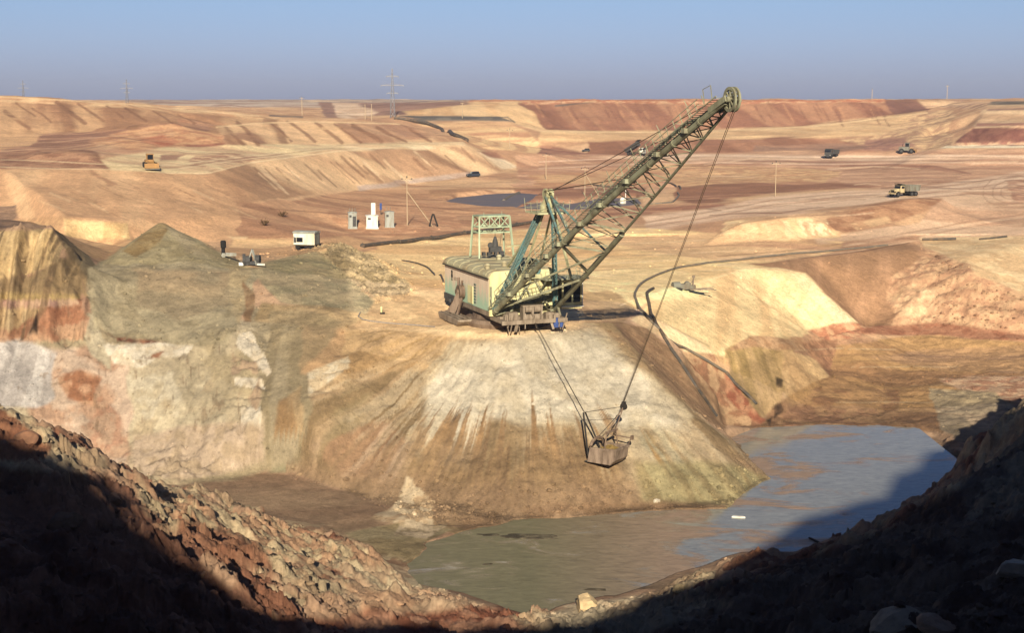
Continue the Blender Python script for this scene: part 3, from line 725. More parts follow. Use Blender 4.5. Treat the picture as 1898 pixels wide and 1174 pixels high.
CZ = (CONE > .02) * zone([(600, 700), (900, 640), (1100, 612), (1250, 720), (1450, 890), (1350, 970), (900, 1000), (520, 930), (500, 780)], 30, 3, (156, 214))
# pale runs reaching down from the lip, brown showing between them
lay(CZ * sstep(.52, .72, F['C2']) * sstep(-17, -12, HZ) * sstep(.3, .6, F['P']) * .5, (226, 198, 150), (206, 176, 128), 'C3')
lay(CZ * sstep(.62, .85, F['C3']) * sstep(-1, -4, HZ) * zone([(540, 640), (850, 634), (800, 740), (800, 940), (520, 900)], 20, 6, (156, 214)) * .45, (150, 118, 76), (168, 134, 88), 'K')
lay(CZ * zone([(850, 640), (1090, 612), (1190, 690), (1270, 790), (1130, 805), (1060, 775), (900, 770), (865, 870), (812, 850), (795, 730)], 14, 9, (158, 210)) * .88, (238, 220, 184), (212, 192, 154), 'R', .2, .9)
foot = sstep(-.9, .9, (-11.2 + 6.5 * (F['C2'] - .5) + 3.0 * (F['C3'] - .5)) - HZ)
foot = foot * CZ * zone([(800, 720), (1000, 720), (1130, 760), (1180, 960), (840, 1000), (760, 900)], 26, 6, (156, 200))
lay(foot * .9, (176, 136, 84), (160, 122, 78), 'C3', .3, .8)
lay(foot * sstep(.55, .85, F['C2']) * sstep(-15, -10, HZ) * .55, (172, 124, 66), (182, 132, 72), 'R')
lay(CZ * sstep(-14.2, -16.6, HZ) * .8, (172, 134, 92), (158, 122, 84), 'R')
soil([(1180, 800), (1215, 830), (1240, 880), (1200, 860)], (184, 136, 66), yr=(160, 200), jit=7, fe=8, thr=('K', .3, .6))
soil([(1180, 860), (1300, 850), (1430, 885), (1365, 925), (1345, 945), (1200, 930)], (186, 166, 108), (170, 146, 92), 'K', yr=(158, 200), jit=8, fe=10)
soil([(1060, 930), (1240, 925), (1345, 930), (1345, 950), (1060, 960)], (180, 140, 94), (164, 124, 82), 'R', yr=(158, 190), jit=6, fe=8)
soil([(860, 960), (1060, 930), (1100, 956), (960, 966), (860, 990)], (166, 126, 84), (182, 142, 98), 'R', yr=(155, 190), jit=6, fe=8)
# floor west of the cone
soil([(300, 905), (420, 885), (540, 880), (700, 930), (800, 980), (740, 1040), (640, 1000), (440, 960)], (172, 132, 94), (184, 146, 104), 'H', yr=(145, 190), jit=5)
soil([(725, 945), (760, 890), (800, 930), (800, 980), (730, 978), (680, 968)], (232, 200, 150), (202, 164, 114), 'F', yr=(150, 182), jit=8)
soil([(640, 990), (760, 975), (840, 985), (800, 1012), (745, 1045), (660, 1020)], (190, 166, 114), (168, 142, 92), 'R', yr=(140, 182), jit=7)
soil([(745, 975), (830, 975), (800, 1005), (740, 1000)], (218, 188, 142), (190, 160, 112), 'F', yr=(145, 182), jit=7)
# ---- left cliff: washed clay, grey slump, rust band, cream crown
soil([(-600, 560), (0, 600), (200, 600), (640, 600), (560, 700), (500, 880), (330, 905), (-600, 905)], (208, 184, 140), (178, 154, 110), 'B', .3, .75, yr=(160, 216), jit=10, fe=5.0)
soil([(320, 640), (480, 620), (520, 740), (500, 870), (420, 870), (340, 800)], (186, 162, 116), (204, 180, 136), 'P', yr=(160, 216), jit=12, fe=7.0)
soil([(440, 560), (560, 600), (580, 740), (545, 860), (500, 880), (490, 760), (480, 650)], (180, 158, 116), (164, 142, 100), 'V', yr=(160, 216), jit=10, fe=5.0)
soil([(520, 740), (560, 710), (560, 800), (505, 810)], (172, 130, 78), (182, 148, 98), 'V', yr=(160, 210), jit=8, fe=4.0)
soil([(560, 600), (640, 605), (630, 660), (600, 690), (560, 690)], (196, 152, 98), (222, 170, 108), 'R', yr=(180, 216), jit=8, fe=4.0)
soil([(572, 690), (640, 660), (650, 680), (575, 730)], (236, 212, 168), (222, 190, 140), 'F', yr=(170, 205), jit=6, fe=2.5)
for pl in ([(440, 620), (462, 618), (492, 655), (508, 690), (498, 698), (470, 665), (440, 640)], [(437, 700), (490, 700), (495, 722), (440, 715)], [(448, 755), (486, 752), (485, 800), (450, 795)],
           [(190, 635), (275, 645), (280, 668), (215, 665)], [(300, 645), (355, 628), (350, 650), (310, 660)], [(210, 555), (240, 550), (262, 580), (270, 600), (220, 600)]):
    soil(pl, (240, 220, 184), (228, 204, 164), 'F', yr=(170, 216), jit=4, fe=1.0)
soil([(440, 640), (480, 660), (490, 720), (480, 760), (440, 740)], (172, 134, 98), (190, 156, 116), 'R', yr=(170, 210), jit=7, fe=3.0, thr=('R', .35, .6))
soil([(230, 690), (400, 690), (430, 800), (300, 850), (230, 780)], (218, 196, 152), (192, 166, 122), 'R', .35, .75, yr=(165, 205), jit=9, fe=5.0, op=.8)
soil([(60, 640), (240, 650), (240, 860), (120, 860), (40, 760)], (222, 186, 150), (206, 158, 118), 'R', .35, .75, yr=(165, 210), jit=10, fe=5.0)
soil([(-600, 625), (60, 630), (105, 650), (95, 740), (60, 760), (-600, 780)], (222, 208, 190), (196, 182, 166), 'V', yr=(165, 210), jit=8, fe=4.0)
soil([(110, 700), (150, 690), (190, 710), (170, 755), (120, 745)], (186, 118, 72), (206, 150, 104), 'F', yr=(165, 210), jit=10, fe=4.0)
soil([(185, 730), (230, 790), (250, 840), (200, 850), (150, 790)], (206, 160, 118), (190, 130, 90), 'F', yr=(165, 210), jit=9, fe=5.0, op=.8)
soil([(250, 800), (490, 790), (495, 860), (330, 895), (240, 880)], (214, 182, 144), (190, 160, 120), 'F', yr=(165, 205), jit=9, fe=5.0)
soil([(150, 580), (180, 580), (210, 660), (205, 690), (170, 660)], (184, 166, 124), (196, 176, 136), 'R', yr=(180, 212), jit=5, fe=2.5)
for pl in ([(205, 618), (250, 624), (300, 634), (345, 618), (352, 612), (340, 632), (300, 644), (240, 636)],):
    soil(pl, (128, 78, 52), (168, 120, 84), 'F', yr=(185, 212), jit=6, fe=1.5, op=.8)
soil([(196, 640), (360, 636), (352, 665), (300, 660), (262, 684), (214, 676)], (238, 218, 182), (222, 198, 158), 'F', .4, .8, yr=(175, 212), jit=7, fe=2, thr=('R', .25, .45))
soil([(232, 700), (330, 690), (400, 720), (390, 790), (300, 800), (250, 760)], (228, 208, 168), (200, 178, 136), 'F', .4, .8, yr=(170, 205), jit=9, fe=3, thr=('P', .45, .6), op=.8)
soil([(330, 660), (430, 640), (440, 760), (380, 800), (340, 740)], (170, 150, 110), (188, 166, 124), 'V', yr=(170, 210), jit=10, fe=4, thr=('P', .3, .5), op=.8)
# rust band
soil([(-600, 600), (30, 600), (70, 588), (150, 560), (175, 590), (160, 632), (60, 630), (-600, 636)], (178, 108, 66), (206, 150, 104), 'R', .35, .7, yr=(185, 212), jit=9, fe=2.0, op=.85)
soil([(60, 575), (150, 555), (165, 590), (110, 610), (66, 600)], (190, 122, 76), (160, 96, 58), 'F', yr=(185, 212), jit=8, fe=2.0, op=.85)
for pl in ([(222, 622), (250, 622), (252, 634), (225, 632)], [(262, 630), (330, 620), (352, 612), (335, 628), (270, 640)], [(290, 656), (312, 652), (300, 662), (280, 664)]):
    soil(pl, (150, 88, 56), (178, 116, 76), 'F', yr=(185, 212), jit=5, fe=1.5)
# lower cream columns with purple top
soil([(-600, 565), (60, 565), (80, 580), (40, 612), (-600, 612)], (224, 184, 124), (198, 156, 98), 'V', yr=(185, 212), jit=5, fe=1.5)
soil([(-600, 552), (140, 552), (150, 566), (70, 575), (-600, 572)], (176, 128, 104), (206, 160, 118), 'V', yr=(185, 212), jit=4, fe=1.5)
soil([(-600, 540), (100, 538), (148, 542), (150, 556), (60, 560), (-600, 560)], (206, 168, 92), (178, 144, 78), 'V', yr=(185, 212), jit=4, fe=1.5)
# grey-olive ledge and the cream crown
soil([(-600, 515), (60, 515), (118, 478), (170, 482), (180, 560), (150, 548), (-600, 545)], (172, 136, 84), (156, 124, 78), 'R', yr=(196, 218), jit=4, fe=2.0)
soil([(-600, 425), (0, 428), (60, 424), (98, 424), (118, 460), (112, 486), (60, 510), (0, 520), (-600, 520)], (236, 194, 124), (214, 172, 104), 'V', .3, .8, yr=(196, 218), jit=4, fe=1.5)
soil([(100, 425), (125, 430), (160, 476), (185, 500), (178, 530), (150, 500), (120, 462)], (150, 122, 80), (132, 112, 78), 'R', yr=(196, 222), jit=4, fe=2.0)
# the grey-green piles and slump
soil([(165, 500), (300, 406), (440, 485), (480, 500), (460, 560), (420, 640), (330, 640), (220, 625), (185, 600), (160, 540)], (188, 168, 124), (168, 148, 106), 'R', .3, .8, yr=(196, 252), jit=5, fe=3.0)
soil([(225, 465), (300, 408), (322, 420), (300, 450), (250, 480)], (162, 130, 80), (174, 146, 98), 'R', yr=(205, 252), jit=5, fe=3.0)
soil([(310, 420), (340, 430), (380, 465), (420, 485), (350, 470)], (190, 168, 128), (176, 154, 114), 'R', yr=(205, 252), jit=5, fe=3.0)
soil([(250, 500), (420, 500), (430, 560), (330, 600), (260, 570)], (184, 152, 106), (168, 144, 104), 'P', yr=(196, 225), jit=9, fe=5.0, op=.8)
soil([(420, 490), (460, 495), (450, 560), (440, 610), (420, 560)], (196, 168, 116), (182, 158, 112), 'R', yr=(196, 232), jit=6, fe=3.0)
soil([(448, 520), (470, 545), (465, 600), (450, 600)], (156, 116, 74), (176, 140, 94), 'R', yr=(192, 232), jit=5, fe=2.5)
soil([(460, 500), (520, 480), (585, 462), (600, 470), (700, 560), (680, 582), (600, 575), (520, 560)], (172, 154, 110), (184, 160, 114), 'R', yr=(200, 262), jit=5, fe=3.0)
soil([(585, 460), (640, 446), (700, 480), (770, 540), (760, 552), (700, 555), (640, 510)], (194, 164, 118), (150, 126, 86), 'F', .3, .75, yr=(200, 275), jit=8, fe=3.0)
soil([(480, 560), (600, 570), (690, 585), (640, 612), (560, 610), (470, 600)], (186, 152, 98), (206, 168, 110), 'R', yr=(195, 240), jit=7, fe=4.0)
soil([(500, 575), (560, 575), (640, 600), (560, 690), (500, 640)], (176, 152, 106), (164, 140, 96), 'V', yr=(180, 216), jit=8, fe=5.0, op=.7)
# ---- wheel tracks, road edges, ledges: thin worn lines lying on the soils
def line_mask(pts, w, jit=1.5, yr=(190, 9999)):
    xs, ys = [p[0] for p in pts], [p[1] for p in pts]
    sel = (PX > min(xs) - 20) & (PX < max(xs) + 20) & (PY > min(ys) - 12) & (PY < max(ys) + 12) & (YY > yr[0]) & (YY < yr[1])
    out = np.zeros(PX.shape, np.float32)
    ix = np.where(sel)
    if not len(ix[0]): return out
    px, py = PX[ix] + JX[ix] * jit * 3, PY[ix] + JY[ix] * jit
    best = np.full(px.shape, 1e9)
    for (ax, ay), (bx, by) in zip(pts[:-1], pts[1:]):
        dx, dy = bx - ax, by - ay
        t = np.clip(((px - ax) * dx + (py - ay) * dy) / (dx * dx + dy * dy), 0, 1)
        best = np.minimum(best, np.hypot(px - ax - t * dx, py - ay - t * dy))
    out[ix] = sstep(w, w * .35, best) * sstep(.12, .5, F['G'][ix] + .25)
    return out
def worn(pts, w=1.6, c=(150, 104, 76), op=.5, jit=1.5, yr=(190, 9999)):
    global SOIL
    m = (line_mask(pts, w, jit, yr) * op)[..., None]
    SOIL = SOIL * (1 - m) + np.array(lin(c), np.float32) * m
for dy, c in ((0, (160, 114, 84)), (4, (236, 200, 164)), (9, (170, 122, 92)), (14, (232, 194, 158))):
    worn([(1195, 412 + dy), (1310, 394 + dy), (1430, 371 + dy), (1560, 359 + dy), (1700, 352 + dy), (1898, 326 + dy)], 1.6, c, .5)
for dy, c in ((0, (156, 110, 80)), (5, (230, 190, 150)), (10, (166, 118, 88)), (17, (224, 180, 140))):
    worn([(1330, 476 + dy), (1450, 466 + dy), (1560, 452 + dy), (1690, 430 + dy), (1790, 412 + dy), (1898, 398 + dy)], 1.7, c, .5)
for dy, c in ((0, (236, 200, 168)), (3, (176, 130, 100)), (9, (150, 106, 80)), (13, (232, 194, 160))):
    worn([(1000, 300 + dy), (1150, 293 + dy), (1300, 289 + dy), (1540, 291 + dy), (1740, 288 + dy), (1898, 291 + dy)], 1.3, c, .55)
for r_ in (14, 22, 31):
    worn([(1880 + r_ * 1.9 * math.cos(a * .45 + 1.2), 356 + r_ * math.sin(a * .45 + 1.2)) for a in range(10)], 1.5, (156, 108, 80), .5)
worn([(1560, 307), (1650, 305), (1740, 309), (1800, 322)], 2.4, (150, 98, 72), .7)
for dy in (0, 7, 13):
    worn([(0, 296 + dy), (110, 300 + dy), (230, 306 + dy * .6), (330, 306 + dy * .5), (460, 290 + dy * .4), (620, 272 + dy * .3)], 1.5, (226, 196, 150) if dy != 7 else (160, 116, 86), .5)
for dy in (0, 6, 12, 20):
    worn([(0, 268 + dy), (120, 262 + dy), (230, 250 + dy * .7), (320, 240 + dy * .6)], 1.4, (132, 94, 74) if dy % 12 else (204, 156, 120), .5)
for k in range(9):
    x0, y0 = 1060 + 47 * (k % 5), 432 + 9 * k
    worn([(x0 - 240, y0 + 16), (x0 - 60, y0 + 6), (x0 + 150, y0 - 4)], 1.3, (180, 126, 86) if k % 2 else (244, 206, 156), .45)
for (x0, y0, x1, y1, w_) in ((106, 189, 157, 228, 6), (147, 192, 192, 224, 3.5), (201, 196, 228, 218, 3), (233, 200, 271, 225, 3.5), (7, 206, 55, 238, 5), (60, 200, 96, 226, 3), (30, 190, 62, 214, 2.5),
                           (285, 206, 318, 228, 2.5), (330, 212, 360, 230, 2.5), (415, 236, 452, 268, 4), (440, 227, 480, 268, 5), (533, 225, 582, 262, 4), (500, 228, 540, 262, 2.5), (585, 228, 632, 264, 5), (620, 230, 668, 264, 3),
                           (655, 232, 706, 262, 6), (700, 236, 752, 262, 4), (760, 240, 800, 262, 3)):
    worn([(x0, y0), (x1, y1)], w_, (142, 96, 66), .78, 2, (440, 760))
rw = random.Random(12)
for k in range(34):
    x0 = rw.uniform(470, 900); y0 = 300 - (x0 - 470) * .085 + rw.uniform(4, 26); L = rw.uniform(18, 46)
    worn([(x0, y0), (x0 + L, y0 + L * .95)], rw.uniform(1.3, 3.2), (150, 104, 72) if k % 3 else (236, 196, 148), .6, 2, (300, 620))
for k in range(26):
    x0 = rw.uniform(20, 470); y0 = rw.uniform(320, 400); L = rw.uniform(12, 44)
    worn([(x0, y0), (x0 + L * 1.1, y0 + L * .5)], rw.uniform(1.2, 2.6), (164, 116, 80) if k % 3 else (232, 190, 140), .45, 3, (235, 420))
for k in range(46):
    x0 = rw.uniform(985, 1640); y0 = rw.uniform(188, 206); L = rw.uniform(14, 34)
    worn([(x0, y0), (x0 + L * .55, y0 + L)], rw.uniform(1.4, 4), (126, 76, 56) if k % 3 else (196, 136, 92), .5, 1.5, (800, 1000))
for k in range(40):
    x0 = rw.uniform(1050, 1850); y0 = rw.uniform(300, 400); L = rw.uniform(20, 90)
    worn([(x0, y0), (x0 + L, y0 - L * rw.uniform(0, .12)), (x0 + 2 * L, y0 - L * rw.uniform(-.05, .2))], rw.uniform(1.0, 2.2), ((140, 94, 68), (232, 190, 150), (186, 134, 100))[k % 3], .5, 2.5, (300, 760))
worn([(430, 437), (490, 440), (545, 438)], 2.0, (176, 120, 82), .8)
worn([(470, 384), (560, 392), (640, 397), (660, 396)], 1.6, (146, 102, 72), .6)
worn([(700, 380), (780, 383), (860, 390), (960, 398)], 2.0, (150, 102, 72), .6)
worn([(640, 435), (720, 436), (840, 430), (960, 420)], 1.8, (160, 108, 76), .5)
for pts in ([(742, 216), (860, 218), (940, 217), (952, 226)], [(1030, 196), (1100, 190)], [(500, 214), (560, 217)]): worn(pts, 2.2, (96, 86, 78), .8, 1, (560, 1000))
worn([(870, 187), (1000, 185.5), (1300, 186.5), (1500, 186.5), (1640, 187)], 1.8, (176, 92, 58), .7, .6, (800, 1000))
worn([(1000, 244), (1200, 245), (1350, 242), (1500, 235), (1720, 209)], 1.6, (236, 196, 140), .7, 1, (700, 1000))
worn([(400, 236), (470, 229), (560, 225), (650, 227), (740, 230)], 2.0, (236, 194, 140), .7, 1, (500, 700))
worn([(0, 179), (120, 185), (250, 194), (340, 203), (480, 215)], 2.0, (238, 196, 142), .7, 1, (480, 760))
worn([(300, 321), (390, 320), (470, 301), (550, 290), (640, 279), (770, 270)], 1.8, (240, 208, 156), .6, 1, (300, 600))
worn([(1150, 566), (1200, 547), (1300, 522), (1380, 500), (1440, 498), (1490, 509)], 2.0, (250, 216, 158), .6, 2)
worn([(1400, 492), (1500, 477), (1600, 465), (1685, 450)], 1.8, (126, 88, 62), .7, 1.5)
for k in range(5):
    worn([(1395 + 34 * k, 540 + 3 * k), (1425 + 36 * k, 575 + 2 * k), (1452 + 36 * k, 612)], 1.8, (206, 158, 104), .45, 1.5)
for k in range(12):
    x0, y0 = 1470 + 37 * (k % 7), 650 + 11 * k
    worn([(x0, y0), (x0 + 90, y0 - 4), (x0 + 190, y0 - 2)], 1.6, (136, 100, 68) if k % 3 else (206, 172, 128), .5, 4, (165, 300))
crk = ridged(XX * .55 + HZ * .25, HZ * .35, 4, 231)
lay(CLIFF * sstep(.80, .90, crk) * sstep(.35, .6, F['P']) * .6, (128, 98, 68), (150, 116, 80), 'F')
crv = ridged(XX * .6, HZ * .05, 3, 233)
lay(FACE * sstep(.72, .86, crv) * .8, (112, 86, 56), (140, 106, 66), 'F')
lay(zone([(52, 622), (66, 590), (72, 578), (70, 620)], 2, 2, (190, 212)) * .9, (44, 30, 22), (60, 40, 28), 'F')  # near-black patch painted for the shade inside a cliff cavity
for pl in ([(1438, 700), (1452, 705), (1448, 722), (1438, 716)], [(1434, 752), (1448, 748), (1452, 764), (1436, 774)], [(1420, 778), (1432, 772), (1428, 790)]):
    lay(zone(pl, 2, 3, (200, 262)) * .85, (52, 38, 28), (84, 60, 42), 'F')  # shade of small hollows, put into the soil colour as dark patches
# ---- the near bank
NB = (YY < 160)
w = sstep(-17.9, -17.2, HZ) * sstep(162, 150, YY)
nb = mixc((206, 158, 114), (160, 100, 66), F['R'], .35, .75)
nb2 = mixc((222, 190, 138), (196, 158, 112), F['F'], .3, .7)
m = sstep(.5, .75, F['P'])[..., None]
nb = nb * (1 - m) + nb2 * m
soilN = NEAR[..., None]
SOIL = SOIL * (1 - soilN) + nb * soilN
NY = (20, 160)
soil([(250, 900), (430, 940), (640, 1000), (760, 1050), (640, 1060), (430, 1030), (250, 950)], (220, 188, 134), (196, 146, 100), 'F', yr=NY, jit=12, fe=12)
soil([(620, 1040), (760, 1060), (860, 1095), (760, 1100), (640, 1075)], (228, 198, 146), (212, 172, 124), 'F', yr=NY, jit=8, fe=8)
soil([(330, 950), (470, 1000), (520, 1060), (420, 1050), (330, 1000)], (150, 92, 58), (176, 116, 76), 'R', yr=NY, jit=12, fe=12)
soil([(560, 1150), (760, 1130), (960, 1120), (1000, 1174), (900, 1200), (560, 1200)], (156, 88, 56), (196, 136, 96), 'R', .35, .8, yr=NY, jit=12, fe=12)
soil([(640, 1090), (800, 1100), (920, 1120), (800, 1135), (640, 1120)], (222, 180, 132), (202, 152, 106), 'R', yr=NY, jit=9, fe=10)
soil([(1000, 1140), (1060, 1120), (1200, 1105), (1200, 1200), (960, 1200), (1010, 1165)], (220, 192, 146), (196, 164, 120), 'R', yr=NY, jit=7, fe=6)
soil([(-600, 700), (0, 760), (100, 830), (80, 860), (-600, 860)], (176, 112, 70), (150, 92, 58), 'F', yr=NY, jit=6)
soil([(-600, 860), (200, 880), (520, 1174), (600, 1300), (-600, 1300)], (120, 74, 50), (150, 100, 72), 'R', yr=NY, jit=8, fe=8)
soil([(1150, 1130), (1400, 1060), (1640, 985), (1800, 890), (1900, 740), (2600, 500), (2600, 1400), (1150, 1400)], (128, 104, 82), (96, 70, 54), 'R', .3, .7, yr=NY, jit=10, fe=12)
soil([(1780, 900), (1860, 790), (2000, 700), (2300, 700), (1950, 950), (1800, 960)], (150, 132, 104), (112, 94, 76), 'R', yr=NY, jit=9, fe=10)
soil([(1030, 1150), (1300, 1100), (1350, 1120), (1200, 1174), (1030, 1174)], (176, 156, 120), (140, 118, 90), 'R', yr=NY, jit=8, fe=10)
lay((bar * (HZ2 > WATER - .3)).astype(np.float32), (128, 114, 84), (106, 94, 70), 'F')
# ---- wet rims of the ponds
wet = sstep(.9, .1, HZ2 - WATER) * (YY > 120) * (YY < 235)
SOIL *= (1 - .38 * wet * sstep(.2, .6, F['F']))[..., None]
# ---- small stones and grain, then to albedo
grain = (F['G'] - .5) * .20 + ((F['F'] - .5) * .20 + (F['R'] - .5) * .14) * sstep(400, 180, YY) + (F['B'] - .5) * .08
SOIL *= (1 + grain)[..., None]
# albedo raised on far benches and flats, standing in for weak grazing sunlight
SUN_LIFT = 1 + .60 * sstep(222, 270, YY)
SUN_LIFT = SUN_LIFT + .45 * zone([(1150, 580), (1200, 545), (1300, 515), (1400, 492), (1470, 505), (1440, 640), (1340, 700), (1250, 650)], 8, 4, (196, 275)) * sstep(270, 222, YY)
SUN_LIFT = SUN_LIFT + .70 * zone([(640, 470), (760, 440), (1190, 420), (1560, 430), (1490, 500), (1180, 575), (1100, 604), (1000, 628), (830, 628), (660, 610)], 10, 4, (190, 300)) * sstep(270, 222, YY)
lum = (SOIL * np.array([.3, .55, .15], np.float32)).sum(-1, keepdims=True)
sat = np.where(YY < 222, .78, .82).astype(np.float32)[..., None]
SOIL = lum * np.array([1.12, 1.0, .78], np.float32) * (1 - sat) + SOIL * sat      # everything lies under the same fine dust
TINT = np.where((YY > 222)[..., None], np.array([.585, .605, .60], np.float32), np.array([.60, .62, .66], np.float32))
ALB = np.clip(SOIL * TINT * SUN_LIFT[..., None], .01, .85)

def attr_material(name):
    m = bpy.data.materials.new(name)
    m.use_nodes = True
    n, l = m.node_tree.nodes, m.node_tree.links
    b = n["Principled BSDF"]
    b.inputs["Roughness"].default_value = .95
    b.inputs["Specular IOR Level"].default_value = .15
    at = n.new("ShaderNodeAttribute"); at.attribute_name = "soil"
    geo = n.new("ShaderNodeNewGeometry")
    def noise(scale, det, rough=.6):
        t = n.new("ShaderNodeTexNoise"); t.inputs["Scale"].default_value = scale; t.inputs["Detail"].default_value = det
        t.inputs["Roughness"].default_value = rough
        l.new(geo.outputs["Position"], t.inputs["Vector"])
        return t
    n1 = noise(1.3, 12, .78)
    n2 = noise(.35, 6, .65)
    r1 = n.new("ShaderNodeMapRange"); r1.inputs[1].default_value = .3; r1.inputs[2].default_value = .7; r1.inputs[3].default_value = .68; r1.inputs[4].default_value = 1.28
    l.new(n1.outputs[0], r1.inputs[0])
    r2 = n.new("ShaderNodeMapRange"); r2.inputs[1].default_value = .3; r2.inputs[2].default_value = .7; r2.inputs[3].default_value = .86; r2.inputs[4].default_value = 1.13
    l.new(n2.outputs[0], r2.inputs[0])
    mu = n.new("ShaderNodeMath"); mu.operation = 'MULTIPLY'
    l.new(r1.outputs[0], mu.inputs[0]); l.new(r2.outputs[0], mu.inputs[1])
    # scattered dark and pale stones
    vo = n.new("ShaderNodeTexVoronoi"); vo.inputs["Scale"].default_value = 1.1; vo.inputs["Randomness"].default_value = 1
    l.new(geo.outputs["Position"], vo.inputs["Vector"])
    st = n.new("ShaderNodeMapRange"); st.inputs[1].default_value = .10; st.inputs[2].default_value = .22; st.inputs[3].default_value = .78; st.inputs[4].default_value = 1
    l.new(vo.outputs["Distance"], st.inputs[0])
    mu2 = n.new("ShaderNodeMath"); mu2.operation = 'MULTIPLY'
    l.new(mu.outputs[0], mu2.inputs[0]); l.new(st.outputs[0], mu2.inputs[1])
    mx = n.new("ShaderNodeVectorMath"); mx.operation = 'SCALE'
    l.new(at.outputs["Color"], mx.inputs[0]); l.new(mu2.outputs[0], mx.inputs["Scale"])
    l.new(mx.outputs[0], b.inputs["Base Color"])
    bp = n.new("ShaderNodeBump"); bp.inputs["Strength"].default_value = .8; bp.inputs["Distance"].default_value = .6
    n3 = noise(.8, 12, .8)
    l.new(n3.outputs[0], bp.inputs["Height"])
    l.new(bp.outputs[0], b.inputs["Normal"])
    return m
SOIL_MAT = attr_material("layered_soil")

def grid_mesh(name, X, Y, Zh, col=None, mat=None):
    nr, nc = X.shape
    me = bpy.data.meshes.new(name)
    me.vertices.add(nr * nc)
    co = np.stack([X, Y, Zh], -1).astype(np.float32).ravel()
    me.vertices.foreach_set("co", co)
    i = (np.arange(nr - 1)[:, None] * nc + np.arange(nc - 1)[None]).ravel()
    q = np.stack([i, i + 1, i + nc + 1, i + nc], -1).astype(np.int32).ravel()
    nf = len(i)
    me.loops.add(nf * 4); me.polygons.add(nf)
    me.loops.foreach_set("vertex_index", q)
    me.polygons.foreach_set("loop_start", np.arange(0, nf * 4, 4, dtype=np.int32))
    me.polygons.foreach_set("loop_total", np.full(nf, 4, np.int32))
    me.polygons.foreach_set("use_smooth", np.ones(nf, bool))
    me.update(calc_edges=True)
    if col is not None:
        a = me.attributes.new("soil", 'FLOAT_COLOR', 'POINT')
        a.data.foreach_set("color", np.concatenate([col, np.ones(col.shape[:2] + (1,), np.float32)], -1).astype(np.float32).ravel())
    if mat: me.materials.append(mat)
    o = bpy.data.objects.new(name, me)
    COL.objects.link(o)
    return o
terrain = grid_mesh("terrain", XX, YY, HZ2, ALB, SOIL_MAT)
terrain["kind"] = "structure"

# the quarry rim behind the camera: low sun over its crest shades the near bank and part of the pond
# its crest is surveyed from where the edge of its shadow falls
RIM_Y = -15.0
SHADE = [(0, 806), (90, 846), (160, 876), (220, 930), (270, 1000), (330, 1060), (390, 1110), (450, 1150), (500, 1174),
         (1060, 1170), (1150, 1138), (1300, 1078), (1400, 1024), (1480, 972), (1560, 948), (1640, 922), (1655, 886), (1720, 838), (1790, 846), (1860, 800), (1898, 745)]
RIM = []
for px, py in SHADE:
    g = sight(px, py, 45)
    if g[2] < WATER or 1460 < px < 1800: g = at_z(px, py, max(WATER, g[2]) if px < 1780 else WATER)
    s_ = (g[1] - RIM_Y) / math.cos(SUN_AZ)
    RIM.append((g[0] - s_ * math.sin(SUN_AZ), g[2] + s_ * math.tan(SUN_EL)))
RIM.sort()
print("RIM", [(round(x), round(z)) for x, z in RIM])
RIM = [(-260, RIM[0][1] + 6), (RIM[0][0] - 12, RIM[0][1] + 4)] + RIM + [(RIM[-1][0] + 8, RIM[-1][1] + 4), (220, 84)]
rx = np.concatenate([np.linspace(-260, -90, 40, endpoint=False), np.linspace(-90, 20, 240, endpoint=False), np.linspace(20, 220, 50)])
ry = np.concatenate([np.linspace(-140, -24, 24, endpoint=False), np.linspace(-24, -2, 30, endpoint=False), np.linspace(-2, 4, 6)])
RX, RY = np.meshgrid(rx, ry)
crest = np.interp(RX, [p[0] for p in RIM], [p[1] for p in RIM])
crest = crest + (fbm(RX * .35, RX * 0 + 3, None, 4, 131) - .5) * 1.8
low = np.interp(ry, [-140, -15, -13, -2, 4], [0, 1, .97, .12, 0])[:, None]
crest = crest + .6
RZ = 24 + (crest - 24) * low + (fbm(RX * .3, RY * .3, None, 4, 133) - .5) * 1.2 * (1 - low)
RZ = np.where(np.abs(RY) < 4.5, np.minimum(RZ, 28.5), RZ)
rim = grid_mesh("quarry_rim", RX, RY, RZ, np.broadcast_to(np.array([.22, .13, .08], np.float32), RX.shape + (3,)), SOIL_MAT)
rim["kind"] = "structure"
